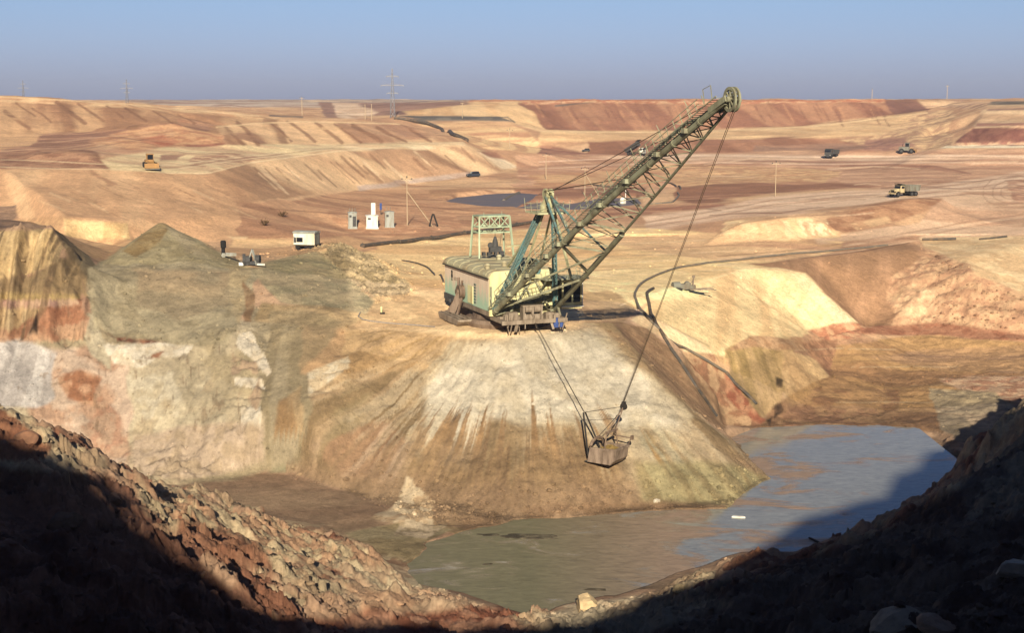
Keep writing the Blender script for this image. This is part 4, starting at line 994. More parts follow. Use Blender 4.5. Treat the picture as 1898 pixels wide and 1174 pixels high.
# ================================================================ WATER
def water_mat(name, clear, silt, film, scale, lo, hi, rough=.05, clear_x=None):
    """turbid water; where it is shallow a film of silt lies on it in drawn-out patches"""
    m = bpy.data.materials.new(name); m.use_nodes = True
    n, l = m.node_tree.nodes, m.node_tree.links
    b = n["Principled BSDF"]
    geo = n.new("ShaderNodeNewGeometry")
    def noise(sx, sy, det, dist=0., rgh=.6):
        mp = n.new("ShaderNodeMapping"); mp.inputs["Scale"].default_value = (sx, sy, 1); mp.inputs["Rotation"].default_value = (0, 0, .25)
        l.new(geo.outputs["Position"], mp.inputs[0])
        t = n.new("ShaderNodeTexNoise"); t.inputs["Scale"].default_value = 1; t.inputs["Detail"].default_value = det; t.inputs["Roughness"].default_value = rgh; t.inputs["Distortion"].default_value = dist
        l.new(mp.outputs[0], t.inputs[0]); return t.outputs[0]
    t = noise(scale, scale * 2.0, 10, .8, .66)
    fac = t
    if clear_x:
        sp = n.new("ShaderNodeSeparateXYZ"); l.new(geo.outputs["Position"], sp.inputs[0])
        mr = n.new("ShaderNodeMapRange"); mr.inputs[1].default_value = clear_x[0]; mr.inputs[2].default_value = clear_x[1]; mr.inputs[3].default_value = .11; mr.inputs[4].default_value = -.10
        l.new(sp.outputs["X"], mr.inputs[0])
        ad = n.new("ShaderNodeMath"); l.new(t, ad.inputs[0]); l.new(mr.outputs[0], ad.inputs[1]); fac = ad.outputs[0]
    r = n.new("ShaderNodeValToRGB"); e = r.color_ramp.elements
    e[0].position = lo; e[0].color = (*clear, 1); e[1].position = hi; e[1].color = (*film, 1)
    x = e.new((lo + hi) / 2); x.color = (*silt, 1)
    l.new(fac, r.inputs[0])
    if clear_x:
        m2 = n.new("ShaderNodeMapRange"); m2.inputs[1].default_value = 2; m2.inputs[2].default_value = 20; l.new(sp.outputs["X"], m2.inputs[0])
        fx = n.new("ShaderNodeMixRGB"); fx.inputs[1].default_value = (*film, 1); fx.inputs[2].default_value = (*lin((140, 118, 98)), 1); l.new(m2.outputs[0], fx.inputs[0])
        fm = n.new("ShaderNodeMapRange"); fm.inputs[1].default_value = lo; fm.inputs[2].default_value = hi; l.new(fac, fm.inputs[0])
        mixed = n.new("ShaderNodeMixRGB"); l.new(fm.outputs[0], mixed.inputs[0]); l.new(r.outputs[0], mixed.inputs[1]); l.new(fx.outputs[0], mixed.inputs[2])
        base = mixed.outputs[0]
    else: base = r.outputs[0]
    fine = noise(.5, 1.6, 8, 1.0, .7)
    fr = n.new("ShaderNodeMapRange"); fr.inputs[1].default_value = .3; fr.inputs[2].default_value = .7; fr.inputs[3].default_value = .66; fr.inputs[4].default_value = 1.3
    l.new(fine, fr.inputs[0])
    sc = n.new("ShaderNodeVectorMath"); sc.operation = 'SCALE'; l.new(base, sc.inputs[0]); l.new(fr.outputs[0], sc.inputs["Scale"])
    l.new(sc.outputs[0], b.inputs["Base Color"])
    rr = n.new("ShaderNodeMapRange"); rr.inputs[1].default_value = lo; rr.inputs[2].default_value = hi; rr.inputs[3].default_value = rough; rr.inputs[4].default_value = .5
    l.new(fac, rr.inputs[0]); l.new(rr.outputs[0], b.inputs["Roughness"])
    b.inputs["IOR"].default_value = 1.33
    bp = n.new("ShaderNodeBump"); bp.inputs["Strength"].default_value = .05; bp.inputs["Distance"].default_value = .15
    l.new(fine, bp.inputs["Height"]); l.new(bp.outputs[0], b.inputs["Normal"])
    return m
def water_sheet(name, x0, x1, y0, y1, z, mat):
    me = bpy.data.meshes.new(name)
    nx, ny = 24, 24
    v = [(x0 + (x1 - x0) * i / nx, y0 + (y1 - y0) * j / ny, z) for j in range(ny + 1) for i in range(nx + 1)]
    f = [(j * (nx + 1) + i, j * (nx + 1) + i + 1, (j + 1) * (nx + 1) + i + 1, (j + 1) * (nx + 1) + i) for j in range(ny) for i in range(nx)]
    me.from_pydata(v, [], f); me.materials.append(mat)
    o = bpy.data.objects.new(name, me); COL.objects.link(o); o["kind"] = "structure"
    return o
POND_MAT = water_mat("silty_pond_water", lin((124, 124, 116)), lin((118, 108, 92)), lin((104, 100, 76)), .085, .455, .56, .05, (6, 46))
water_sheet("pond_water", -16, 62, 126, 216, WATER, POND_MAT)
BASIN_MAT = water_mat("dark_basin_water", lin((92, 86, 84)), lin((100, 90, 84)), lin((112, 96, 82)), .05, .35, .65, .5)
water_sheet("basin_water", -30, 46, 405, 540, BASIN_Z, BASIN_MAT)
# ================================================================ KIT
def V3(p): return Vector(p)

class MB:
    """collects simple solids and links them as ONE mesh object"""
    def __init__(self): self.v, self.f = [], []
    def add(self, vs, fs):
        n = len(self.v)
        self.v += [tuple(v) for v in vs]; self.f += [tuple(i + n for i in f) for f in fs]
        return self
    def box(self, c, s, rot=None):
        x, y, z = s[0] / 2, s[1] / 2, s[2] / 2
        vs = [Vector(p) for p in ((-x, -y, -z), (x, -y, -z), (x, y, -z), (-x, y, -z), (-x, -y, z), (x, -y, z), (x, y, z), (-x, y, z))]
        if rot is not None: vs = [rot @ v for v in vs]
        return self.add([v + Vector(c) for v in vs], [(0, 3, 2, 1), (4, 5, 6, 7), (0, 1, 5, 4), (1, 2, 6, 5), (2, 3, 7, 6), (3, 0, 4, 7)])
    def bar(self, a, b, w, h=None):
        a, b = Vector(a), Vector(b); d = b - a
        if d.length < 1e-6: return self
        q = d.to_track_quat('X', 'Z').to_matrix()
        return self.box((a + b) / 2, (d.length, w, h or w), q)
    def tube(self, a, b, r, n=8, r2=None):
        return self.pipe([a, b], r, n, r2)
    def pipe(self, pts, r, n=8, r2=None):
        P = [Vector(p) for p in pts]; vs, fs = [], []
        for i, p in enumerate(P):
            t = (P[min(i + 1, len(P) - 1)] - P[max(i - 1, 0)]).normalized()
            q = t.to_track_quat('Z', 'Y').to_matrix() if abs(t.z) < .98 else t.to_track_quat('Z', 'X').to_matrix()
            up = Vector((0, 0, 1)) if abs(t.z) < .9 else Vector((0, 1, 0))
            a = t.cross(up).normalized(); b = t.cross(a)
            rr = r if r2 is None else r + (r2 - r) * i / (len(P) - 1)
            for k in range(n):
                w = 2 * math.pi * k / n
                vs.append(p + a * (rr * math.cos(w)) + b * (rr * math.sin(w)))
        for i in range(len(P) - 1):
            for k in range(n):
                k2 = (k + 1) % n
                fs.append((i * n + k, i * n + k2, (i + 1) * n + k2, (i + 1) * n + k))
        fs.append(tuple(range(n - 1, -1, -1))); fs.append(tuple((len(P) - 1) * n + k for k in range(n)))
        return self.add(vs, fs)
    def disc(self, c, axis, r, t, n=20, r_in=0):
        """a wheel or drum: axis through c, thickness t, optional hole"""
        a = Vector(axis).normalized(); c = Vector(c)
        if r_in <= 0: return self.tube(c - a * t / 2, c + a * t / 2, r, n)
        u = a.orthogonal().normalized(); w = a.cross(u); vs, fs = [], []
        for k in range(n):
            e = u * math.cos(2 * math.pi * k / n) + w * math.sin(2 * math.pi * k / n)
            vs += [c - a * t / 2 + e * r, c + a * t / 2 + e * r, c + a * t / 2 + e * r_in, c - a * t / 2 + e * r_in]
        for k in range(n):
            i, j = k * 4, ((k + 1) % n) * 4
            for m in range(4): fs.append((i + m, j + m, j + (m + 1) % 4, i + (m + 1) % 4))
        return self.add(vs, fs)
    def lathe(self, c, prof, n=24):
        vs, fs = [], []
        for r, z in prof:
            for k in range(n):
                w = 2 * math.pi * k / n
                vs.append((c[0] + r * math.cos(w), c[1] + r * math.sin(w), c[2] + z))
        for i in range(len(prof) - 1):
            for k in range(n):
                k2 = (k + 1) % n
                fs.append((i * n + k, i * n + k2, (i + 1) * n + k2, (i + 1) * n + k))
        fs.append(tuple(range(n - 1, -1, -1))); fs.append(tuple((len(prof) - 1) * n + k for k in range(n)))
        return self.add(vs, fs)
    def prism(self, prof, p0, p1, axis='x'):
        """extrude an outline: prof in the plane across the axis, from p0 to p1 along it"""
        n = len(prof)
        mk = {'x': lambda q, t: (t, q[0], q[1]), 'y': lambda q, t: (q[0], t, q[1]), 'z': lambda q, t: (q[0], q[1], t)}[axis]
        vs = [mk(q, p0) for q in prof] + [mk(q, p1) for q in prof]
        fs = [(i, (i + 1) % n, n + (i + 1) % n, n + i) for i in range(n)] + [tuple(range(n - 1, -1, -1)), tuple(range(n, 2 * n))]
        return self.add(vs, fs)
    def build(self, name, mat, parent=None, smooth=False, bevel=0):
        me = bpy.data.meshes.new(name)
        me.from_pydata(self.v, [], self.f)
        me.materials.append(mat)
        o = bpy.data.objects.new(name, me)
        COL.objects.link(o)
        if parent is not None: o.parent = parent
        if smooth:
            for p in me.polygons: p.use_smooth = True
        import bmesh
        bm = bmesh.new(); bm.from_mesh(me); bmesh.ops.recalc_face_normals(bm, faces=bm.faces)
        if bevel: bmesh.ops.bevel(bm, geom=[e for e in bm.edges if len(e.link_faces) == 2 and e.calc_face_angle(0) > .6], offset=bevel, segments=1, affect='EDGES')
        bm.to_mesh(me); bm.free()
        return o

def tag(o, label, cat, group=None):
    o["label"] = label; o["category"] = cat
    if group: o["group"] = group
    return o
def thing(name, label, cat, loc, rz=0, group=None):
    o = bpy.data.objects.new(name, None); COL.objects.link(o)
    o.location = loc; o.rotation_euler = (0, 0, rz); o.empty_display_size = .5
    return tag(o, label, cat, group)
def copy_thing(src, loc, rz, label):
    c = src.copy(); COL.objects.link(c); c.location = loc; c.rotation_euler = (0, 0, rz); c["label"] = label
    for ch in src.children:
        d = ch.copy(); COL.objects.link(d); d.parent = c
        for g in ch.children:
            e = g.copy(); COL.objects.link(e); e.parent = d
    return c

def paint(name, c, wear=(120, 84, 58), amount=.35, scale=1.2, rough=.7, metal=0.0, streak=True, gain=.62):
    """weathered paint: patches and runs of dust and rust over a base colour (object space)"""
    m = bpy.data.materials.new(name); m.use_nodes = True
    n, l = m.node_tree.nodes, m.node_tree.links
    b = n["Principled BSDF"]; b.inputs["Roughness"].default_value = rough; b.inputs["Metallic"].default_value = metal
    b.inputs["Specular IOR Level"].default_value = .3
    tc = n.new("ShaderNodeTexCoord"); mp = n.new("ShaderNodeMapping"); mp.inputs["Scale"].default_value = (scale, scale, scale * (.25 if streak else 1))
    l.new(tc.outputs["Object"], mp.inputs[0])
    t = n.new("ShaderNodeTexNoise"); t.inputs["Scale"].default_value = 1; t.inputs["Detail"].default_value = 8; t.inputs["Roughness"].default_value = .68
    l.new(mp.outputs[0], t.inputs[0])
    r = n.new("ShaderNodeMapRange"); r.inputs[1].default_value = .62 - amount * .45; r.inputs[2].default_value = .74 - amount * .2; r.inputs[4].default_value = .85
    l.new(t.outputs[0], r.inputs[0])
    mx = n.new("ShaderNodeMixRGB"); l.new(r.outputs[0], mx.inputs[0])
    g = lambda q: tuple(v * gain for v in lin(q)) + (1,)
    mx.inputs[1].default_value = g(c); mx.inputs[2].default_value = g(wear)
    l.new(mx.outputs[0], b.inputs["Base Color"])
    return m
def plain(name, c, rough=.8, metal=0, spec=.3):
    m = paint(name, c, tuple(v * .72 for v in c), .4, 2.5, rough, metal, False)
    m.node_tree.nodes["Principled BSDF"].inputs["Specular IOR Level"].default_value = spec
    return m
M = dict(
    green=paint("weathered_green_paint", (178, 178, 144), (128, 114, 88), .42, .9),
    darkgreen=paint("dirty_green_steel", (164, 162, 130), (110, 98, 72), .45, .9),
    teal=paint("faded_teal_paint", (110, 150, 146), (120, 112, 84), .40, .7),
    cream=paint("cream_paint", (240, 232, 172), (206, 178, 116), .34, .8),
    mint=paint("pale_mint_paint", (188, 204, 166), (150, 146, 112), .38, .9),
    creamsteel=paint("cream_steel", (206, 204, 156), (140, 120, 80), .4, .9),
    rust=paint("rusty_steel", (146, 124, 102), (100, 78, 60), .55, 1.4),
    brownsteel=paint("dusty_brown_steel", (172, 154, 130), (116, 98, 78), .55, 1.1),
    bucket=paint("worn_bucket_steel", (166, 144, 122), (92, 74, 58), .5, 1.0),
    dark=plain("dark_steel", (52, 46, 38)),
    black=plain("black_rubber", (38, 36, 34), .9),
    rope=plain("steel_rope", (96, 78, 52), .7),
    roof=paint("dusty_roof_sheet", (196, 188, 148), (164, 142, 106), .5, .35, streak=False),
    glass=plain("dark_glass", (28, 32, 40), .15, 0, .6),
    wagon=paint("wagon_paint", (244, 238, 208), (214, 196, 156), .28, .7),
    white=paint("white_paint", (244, 240, 224), (206, 190, 156), .25, .6),
    grey=paint("grey_sheet_metal", (176, 178, 166), (140, 130, 106), .35, .8),
    darkgrey=plain("dark_grey_metal", (84, 82, 78)),
    pole=paint("pale_concrete", (200, 176, 140), (170, 140, 106), .3, .6),
    pylon=plain("galvanised_steel", (158, 158, 160)),
    yellow=paint("yellow_machine_paint", (184, 140, 80), (150, 112, 76), .45, .8),
    blue=plain("blue_paint", (70, 92, 150)),
    pipe=paint("dusty_black_pipe", (84, 78, 70), (138, 112, 84), .35, .8, streak=False),
    greypipe=paint("dusty_grey_hose", (120, 112, 98), (160, 138, 106), .35, .8, streak=False),
    truckgrey=paint("dusty_grey_truck_body", (138, 136, 120), (112, 94, 72), .4, .8),
    truckcream=paint("cream_truck_cab", (214, 196, 148), (176, 148, 110), .4, .8),
    load=plain("dug_soil", (150, 124, 72), .95, 0, .1),
)
# side of the house: pinkish dust above, old teal paint below, with runs
def house_side():
    m = paint("house_side_paint", (222, 200, 172), (200, 178, 150), .4, .5, gain=.85)
    n, l = m.node_tree.nodes, m.node_tree.links
    b = n["Principled BSDF"]; old = b.inputs["Base Color"].links[0].from_socket
    tc = n.new("ShaderNodeTexCoord"); sp = n.new("ShaderNodeSeparateXYZ"); l.new(tc.outputs["Object"], sp.inputs[0])
    t = n.new("ShaderNodeTexNoise"); t.inputs["Scale"].default_value = .55; t.inputs["Detail"].default_value = 6
    mp = n.new("ShaderNodeMapping"); mp.inputs["Scale"].default_value = (1.6, 1, .3); l.new(tc.outputs["Object"], mp.inputs[0]); l.new(mp.outputs[0], t.inputs[0])
    ma = n.new("ShaderNodeMath"); ma.operation = 'MULTIPLY_ADD'; ma.inputs[1].default_value = 5.5; l.new(t.outputs[0], ma.inputs[0]); l.new(sp.outputs["Z"], ma.inputs[2])
    r = n.new("ShaderNodeMapRange"); r.inputs[1].default_value = 6.4; r.inputs[2].default_value = 8.4; l.new(ma.outputs[0], r.inputs[0])
    mx = n.new("ShaderNodeMixRGB"); l.new(r.outputs[0], mx.inputs[0])
    mx.inputs[1].default_value = tuple(v * .85 for v in lin((164, 190, 160))) + (1,)
    l.new(old, mx.inputs[2]); l.new(mx.outputs[0], b.inputs["Base Color"])
    return m
M['side'] = house_side()
# ================================================================ DRAGLINE
HEAD = math.atan2(-.933, .36)
drag = thing("walking_dragline", "huge green and cream walking dragline with long lattice boom on top of the spoil cone", "excavator", (PADX, PADY, 0), HEAD)
def world_of(x, y, z):
    c, s = math.cos(HEAD), math.sin(HEAD)
    return (PADX + c * x - s * y, PADY + s * x + c * y, z)

# base and walking gear
MB().lathe((0, 0, 0), [(6.0, -.4), (6.2, .5), (5.9, 1.0), (5.0, 1.05), (4.9, 1.55)], 40).build("base_tub", M['rust'], drag)
rv = MB().box((-2.6, 0, 1.75), (19.6, 8.6, .4))
for y in (-4.1, -1.4, 1.4, 4.1): rv.box((-2.6, y, 1.62), (20.4, .25, .62))
rv.build("revolving_frame", M['brownsteel'], drag)
for s in (-1, 1):
    y = s * 6.75
    sh = MB().prism([(-7.6, .8), (-6.9, .12), (.6, .12), (1.3, .7), (1.2, .98), (-7.4, 1.05)], y - 1.15, y + 1.15, 'y')
    sh.box((-3.1, y, 1.12), (8.2, .35, .18)); sh.box((-3.1, y - .8, 1.1), (8.2, .14, .14)); sh.box((-3.1, y + .8, 1.1), (8.2, .14, .14))
    shoe = sh.build("walking_shoe", M['brownsteel'], drag, bevel=.05)
    ar = MB()
    yo = s * 5.75
    ar.bar((-4.6, y, 1.2), (-4.2, yo, 4.0), .75, .9); ar.bar((-2.2, y, 1.2), (-3.2, yo, 3.4), .3, .3); ar.bar((-6.4, y, 1.2), (-5.2, yo, 3.2), .3, .3)
    ar.disc((-4.3, s * 5.55, 4.2), (0, 1, 0), 1.0, .8, 20); ar.disc((-4.3, s * 6.0, 4.2), (0, 1, 0), .45, .5, 14); ar.bar((-4.8, yo, 4.2), (-5.0, s * 5.6, 6.2), .28, .28); ar.bar((-3.9, yo, 4.4), (-3.6, s * 5.5, 5.9), .22, .22)
    ar.build("walking_arm", M['rust'], drag)

# machine house
PR = [(-5, 1.95), (5, 1.95), (5, 7.35), (-5, 7.35)]
hw = MB().prism([(-5, 2.7), (5, 2.7), (5, 7.4), (-5, 7.4)], -13, 5.9)
walls = hw.build("house_wall", M['side'], drag)
lower = MB().prism([(-4.95, 1.97), (4.95, 1.97), (4.95, 2.7), (-4.95, 2.7)], -7.0, 5.85)
lower.prism([(-4.9, 2.0), (4.9, 2.0), (4.9, 2.7), (-4.9, 2.7)], -12.9, -7.0)
lower.build("skirt", M['brownsteel'], drag)
fw = MB().prism([(-4.98, 2.05), (4.98, 2.05), (4.98, 7.5), (4.7, 7.95), (4.2, 8.2), (-4.2, 8.2), (-4.7, 7.95), (-4.98, 7.5)], 5.92, 6.2)
for y in (-3.4, -1.7, 0, 1.7, 3.4): fw.box((6.21, y, 4.75), (.06, .08, 5.3))
front = fw.build("front_wall", M['cream'], drag)
rp = [(-5.22, 7.3), (-5.2, 7.55), (-4.95, 8.0), (-4.4, 8.25), (-3.6, 8.34), (3.6, 8.34), (4.4, 8.25), (4.95, 8.0), (5.2, 7.55), (5.22, 7.3)]
rf = MB().prism(rp, -13.25, 6.15)
for i in range(7):                                        # humped covers along both eaves
    x = -12.0 + i * 2.75
    for sgn in (-1, 1):
        for a, b in zip(rp[1:4], rp[2:5]): rf.bar((x, sgn * abs(a[0]), a[1] + .04), (x, sgn * abs(b[0]), b[1] + .04), 1.5, .1)
for i in range(5): rf.box((-11.5 + i * 3.9, 0, 8.37), (.1, 7.2, .06))
roof = rf.build("roof", M['roof'], drag)
ev = MB()
for s in (-1, 1): ev.box((-3.5, s * 5.26, 7.3), (19.6, .1, .16))
ev.build("eave_trim", M['dark'], roof)
for x, y in ((-6.5, 1.2), (1.5, -1.0), (3.4, 2.8), (3.6, -4.3)): MB().lathe((x, y, 8.3), [(.32, 0), (.32, .45), (.46, .5), (.2, .8)], 12).build("roof_ventilator", M['roof'], roof)
# door and louvres on the dusty side
MB().box((-1.4, -5.06, 4.15), (2.1, .1, 2.5)).build("side_door", M['cream'], drag)
dl = MB()
for k in range(7): dl.box((.55, -5.07, 3.3 + k * .42), (.8, .09, .2))
dl.build("louvre", M['teal'], drag)
MB().box((-10.6, -5.1, 2.6), (4.6, .2, .9)).box((-10.8, -5.25, 2.2), (2.2, .3, .5)).build("ballast_box", M['darkgrey'], drag)
# faded emblem and lettering, high on the same side
em = MB()
em.disc((-9.6, -5.055, 6.45), (0, 1, 0), .30, .04, 16, .16); em.disc((-9.6, -5.055, 5.9), (0, 1, 0), .36, .04, 16, .2)
em.box((-9.6, -5.055, 6.2), (.22, .04, 1.1)); em.box((-9.6, -5.055, 5.3), (.5, .04, .12)); em.box((-9.6, -5.055, 5.5), (.14, .04, .4))
em.build("emblem", M['dark'], walls)
x = -8.75
for ch in "штт":
    lt = MB()
    for k in range(3): lt.box((x + k * .15, -5.03, 5.6), (.06, .04, .42))
    lt.box((x + .15, -5.03, 5.42 if ch == "ш" else 5.8), (.36, .04, .06)); x += .62
    lt.build("lettering", M['brownsteel'], walls)

# hoist drum hood in the middle of the front
hd = MB().disc((6.2, .9, 8.6), (1, .25, 0), 1.35, 1.9, 26, 1.18)
hd.build("hoist_hood", M['teal'], drag)
MB().disc((5.75, .8, 8.6), (1, .25, 0), 1.17, .5, 24).build("hood_mouth", M['black'], drag)
gd = MB()
for k in range(5): gd.disc((6.3 + .22 * k, 1.6, 8.1 + .1 * k), (0, 1, 0), .5 - .03 * k, .22, 14)
gd.box((6.6, 1.2, 7.4), (.9, 2.6, .6)); gd.bar((6.9, 2.0, 7.4), (6.2, 2.6, 9.3), .16); gd.bar((6.9, .4, 7.2), (7.4, 1.8, 8.6), .14)
gd.build("hoist_gear", M['creamsteel'], drag)

# operator's cab, front left
cb = MB()
cb.box((5.3, 6.85, 2.85), (4.2, 3.0, .3)); cb.box((5.3, 6.85, 6.55), (4.5, 3.3, .25))
cb.box((3.3, 6.85, 4.7), (.2, 3.0, 3.5))
for x, y in ((7.3, 5.45), (7.3, 8.25), (5.4, 8.25), (5.4, 5.45), (7.3, 6.9)): cb.box((x, y, 4.7), (.2, .2, 3.5))
cb.box((7.32, 6.85, 3.25), (.14, 2.9, .6)); cb.box((4.3, 5.42, 4.7), (2.0, .12, 3.5)); cb.box((5.3, 8.28, 3.3), (4.0, .1, .7))
cab = cb.build("operator_cab", M['cream'], drag)
MB().box((7.22, 6.85, 5.0), (.06, 2.7, 2.8)).box((6.35, 5.5, 4.9), (1.7, .06, 3.0)).box((6.35, 8.2, 5.0), (1.7, .06, 2.8)).build("cab_window", M['glass'], cab)
MB().box((7.42, 6.9, 3.0), (.3, 3.4, .14)).box((7.42, 8.4, 4.6), (.14, .14, 3.3)).build("cab_trim", M['white'], cab)
# railed gallery over the cab
gl = MB().box((6.4, 5.6, 7.0), (4.4, 6.6, .14))
gp = [(8.5, 2.4), (8.5, 4.0), (8.5, 5.6), (8.5, 7.2), (8.5, 8.8), (7.0, 8.8), (5.6, 8.8), (4.3, 8.8)]
for x, y in gp: gl.bar((x, y, 7.0), (x, y, 8.15), .07)
for z in (7.55, 8.12):
    for a, b in zip(gp[:-1], gp[1:]): gl.bar((*a, z), (*b, z), .055)
for y in (2.6, 5.0): gl.bar((8.3, y, 6.95), (6.2, y, 5.2), .16)
gl.build("railed_gallery", M['green'], drag)
# front deck, fairlead and struts
fd = MB().box((8.3, 0, 1.75), (4.6, 9.6, .3)); fd.box((10.55, 0, 1.7), (.2, 9.6, .55))
fd.build("front_deck", M['brownsteel'], drag)
fl = MB()
for y in (-1.3, 0, 1.3): fl.box((9.2, y, 2.7), (1.3, .22, 1.9))
for z in (2.1, 3.3): fl.disc((9.5, -.65, z), (0, 1, 0), .5, .9, 16); fl.disc((9.5, .65, z), (0, 1, 0), .5, .9, 16)
fl.box((9.2, 0, 3.75), (1.4, 3.0, .2)); fl.box((8.9, -2.7, 2.4), (1.2, 1.4, 1.0)); fl.box((9.6, 2.4, 2.3), (1.0, 1.2, .9)); fl.bar((10.4, -2.8, .4), (10.2, -2.2, 2.4), .3); fl.bar((10.4, 2.8, .5), (10.2, 2.2, 2.4), .3)
rj = random.Random(4)
for k in range(26):
    px_, py_ = rj.uniform(7.4, 10.6), rj.uniform(-4.4, 4.4); hz_ = rj.uniform(.15, .7)
    fl.box((px_, py_, 1.9 + hz_ / 2), (rj.uniform(.15, .7), rj.uniform(.15, .8), hz_))
for k in range(10):
    y = rj.uniform(-4.4, 4.4); fl.bar((10.6, y, rj.uniform(.3, 1.0)), (rj.uniform(8, 10.6), y + rj.uniform(-.8, .8), rj.uniform(1.9, 3.0)), .12)
fl.build("drag_fairlead", M['brownsteel'], drag)
MB().lathe((10.3, 3.2, .7), [(.38, 0), (.4, .5), (.38, 1.3)], 16).lathe((10.2, 4.05, .7), [(.3, 0), (.3, 1.1)], 14).build("blue_drum", M['blue'], drag)
st = MB()
st.bar((6.8, -4.4, 2.5), (6.8, 4.4, 4.8), .5, .6); st.bar((6.9, -4.4, 5.0), (6.9, 4.4, 2.5), .22)
for a, b in (((6.5, -2.2, 2.0), (6.5, 1.0, 6.8)), ((6.5, 2.6, 2.0), (6.5, -.4, 6.8)), ((7.0, 4.0, 2.2), (6.5, 1.6, 6.9)), ((8.5, -3.2, 1.9), (6.9, -1.2, 4.2)), ((8.6, 1.4, 1.9), (6.9, 3.0, 4.6)), ((6.6, 3.9, 6.9), (9.0, 4.4, 2.0)), ((6.6, -4.9, 3.6), (6.6, -4.9, 6.2))): st.bar(a, b, .24)
st.build("front_strut", M['darkgreen'], drag)

# ---- boom
FR, FL_, TIP = Vector((6.9, -4.5, 2.7)), Vector((6.9, 4.5, 2.7)), Vector((62.0, 0, 31.35))
TR_, TL_ = TIP + Vector((0, -.55, 0)), TIP + Vector((0, .55, 0))
def cr(s, dz=0, dy=0): return FR.lerp(TR_, s) + Vector((0, dy, dz + .9 * math.sin(math.pi * s)))
def cl(s, dz=0, dy=0): return FL_.lerp(TL_, s) + Vector((0, dy, dz - .35 * math.sin(math.pi * s)))
N = 44
m_ = MB()
m_.pipe([cr(i / N) for i in range(N + 1)], .36, 10)
for i in range(0, N, 4): m_.disc(cr((i + .5) / N), cr((i + 1) / N) - cr(i / N), .42, .3, 10)
m_.build("boom_chord", M['darkgreen'], drag)
m_ = MB()
m_.pipe([cl(i / N) for i in range(21)], .36, 10); m_.pipe([cl(i / N) for i in range(20, N + 1)], .16, 8)
m_.build("boom_chord", M['darkgreen'], drag)
wk = MB()
UPV = (cr(.6) - cr(.4)).normalized(); UPV = Vector((-UPV.z, 0, UPV.x))
for i in range(120):
    a, b = cr(i / 120), cr((i + 1) / 120)
    wk.bar(a + UPV * .62 + Vector((0, -.85, 0)), a + UPV * .62 + Vector((0, .1, 0)), .3, .06)
for dy in (-.88, .12): wk.pipe([cr(i / 20) + UPV * .58 + Vector((0, dy, 0)) for i in range(21)], .07, 5)
for i in range(1, 40):
    a = cr(i / 40.5) + UPV * .6
    wk.bar(a + Vector((0, -.86, 0)), a + Vector((0, -.98, 0)) + UPV * 1.15, .07)
    if i % 3 == 0: wk.bar(a + Vector((0, -.86, 0)), a + Vector((0, -1.7, 0)) + UPV * .1, .06)
for h in (.6, 1.12): wk.pipe([cr(i / 20) + UPV * (.6 + h) + Vector((0, -.92 - .06 * h, 0)) for i in range(1, 20)], .045, 5)
for i in range(5, 38, 4):
    a = cr(i / 40.5) + UPV * .6
    wk.bar(a + Vector((0, -.5, 0)), a + Vector((.1, -1.1, 0)) + UPV * 2.0, .06)
wk.build("boom_walkway", M['green'], drag)
uc = MB()                                                    # upper chord over the outer half
def cu(s): return cr(s) + UPV * (1.25 * min(1, (s - .36) / .12, max(.0, (.985 - s) / .12))) + Vector((0, .9 * (1 - s) + .3, 0))
ss = [.36 + .625 * i / 26 for i in range(27)]
uc.pipe([cu(s) for s in ss], .16, 7)
for i in range(26):
    a, b = ss[i], ss[i + 1]
    uc.bar(cu(a), cr(b) if i % 2 else cr(a), .1); uc.bar(cu(b), cl(a) if i % 2 else cl(b), .1)
uc.build("boom_upper_chord", M['green'], drag)
lc = MB()
ties = [0.0, .36, .47, .56, .64, .71, .77, .82, .87, .91, .945, .975]
for k, s in enumerate(ties):
    if k: lc.bar(cr(s), cl(s), .26 if s < .5 else .13)
for a, b in zip(ties[1:-1], ties[2:]):
    lc.bar(cr(a), cl(b), .13 if a < .5 else .1)
    if a > .5: lc.bar(cl(a), cr(b), .09)
lc.bar(cr(.36), cl(.24), .3); lc.bar(cl(.36), cr(.13), .24); lc.bar(cl(.2), cr(.02), .3)
lc.build("boom_lacing", M['darkgreen'], drag)
for s in (.1, .2, .3, .36, .46, .55, .66, .78, .88): MB().box(cr(s) + Vector((0, -.05, .1)), (.7, 1.3, .5)).build("joint_plate", M['green'], drag)
# head sheaves
hs = MB()
for y in (-.24, .24): hs.disc(TIP + Vector((.4, y, .2)), (0, 1, 0), 1.25, .2, 30, .95)
for y in (-.24, .24):
    for k in range(4):
        w = k * math.pi / 4
        d = Vector((math.cos(w), 0, math.sin(w))) * 1.0
        hs.bar(TIP + Vector((.4, y, .2)) - d, TIP + Vector((.4, y, .2)) + d, .12)
hs.disc(TIP + Vector((.4, 0, .2)), (0, 1, 0), .3, 1.3, 14)
hs.build("head_sheave", M['darkgreen'], drag)
hk = MB()
for y in (-.85, 0, .85): hk.bar(cr(.955) + Vector((0, y * .7 + .3, .2)), TIP + Vector((.6, y, .3)), .16, .6)
hk.bar(TIP + Vector((-2, -.9, .2)), TIP + Vector((-2.2, -1.0, 1.6)), .07); hk.bar(TIP + Vector((-3.4, -1.0, -.2)), TIP + Vector((-3.6, -1.1, 1.2)), .07); hk.bar(TIP + Vector((-2.2, -1.0, 1.6)), TIP + Vector((-3.6, -1.1, 1.2)), .05)
hk.build("boom_head", M['darkgreen'], drag)

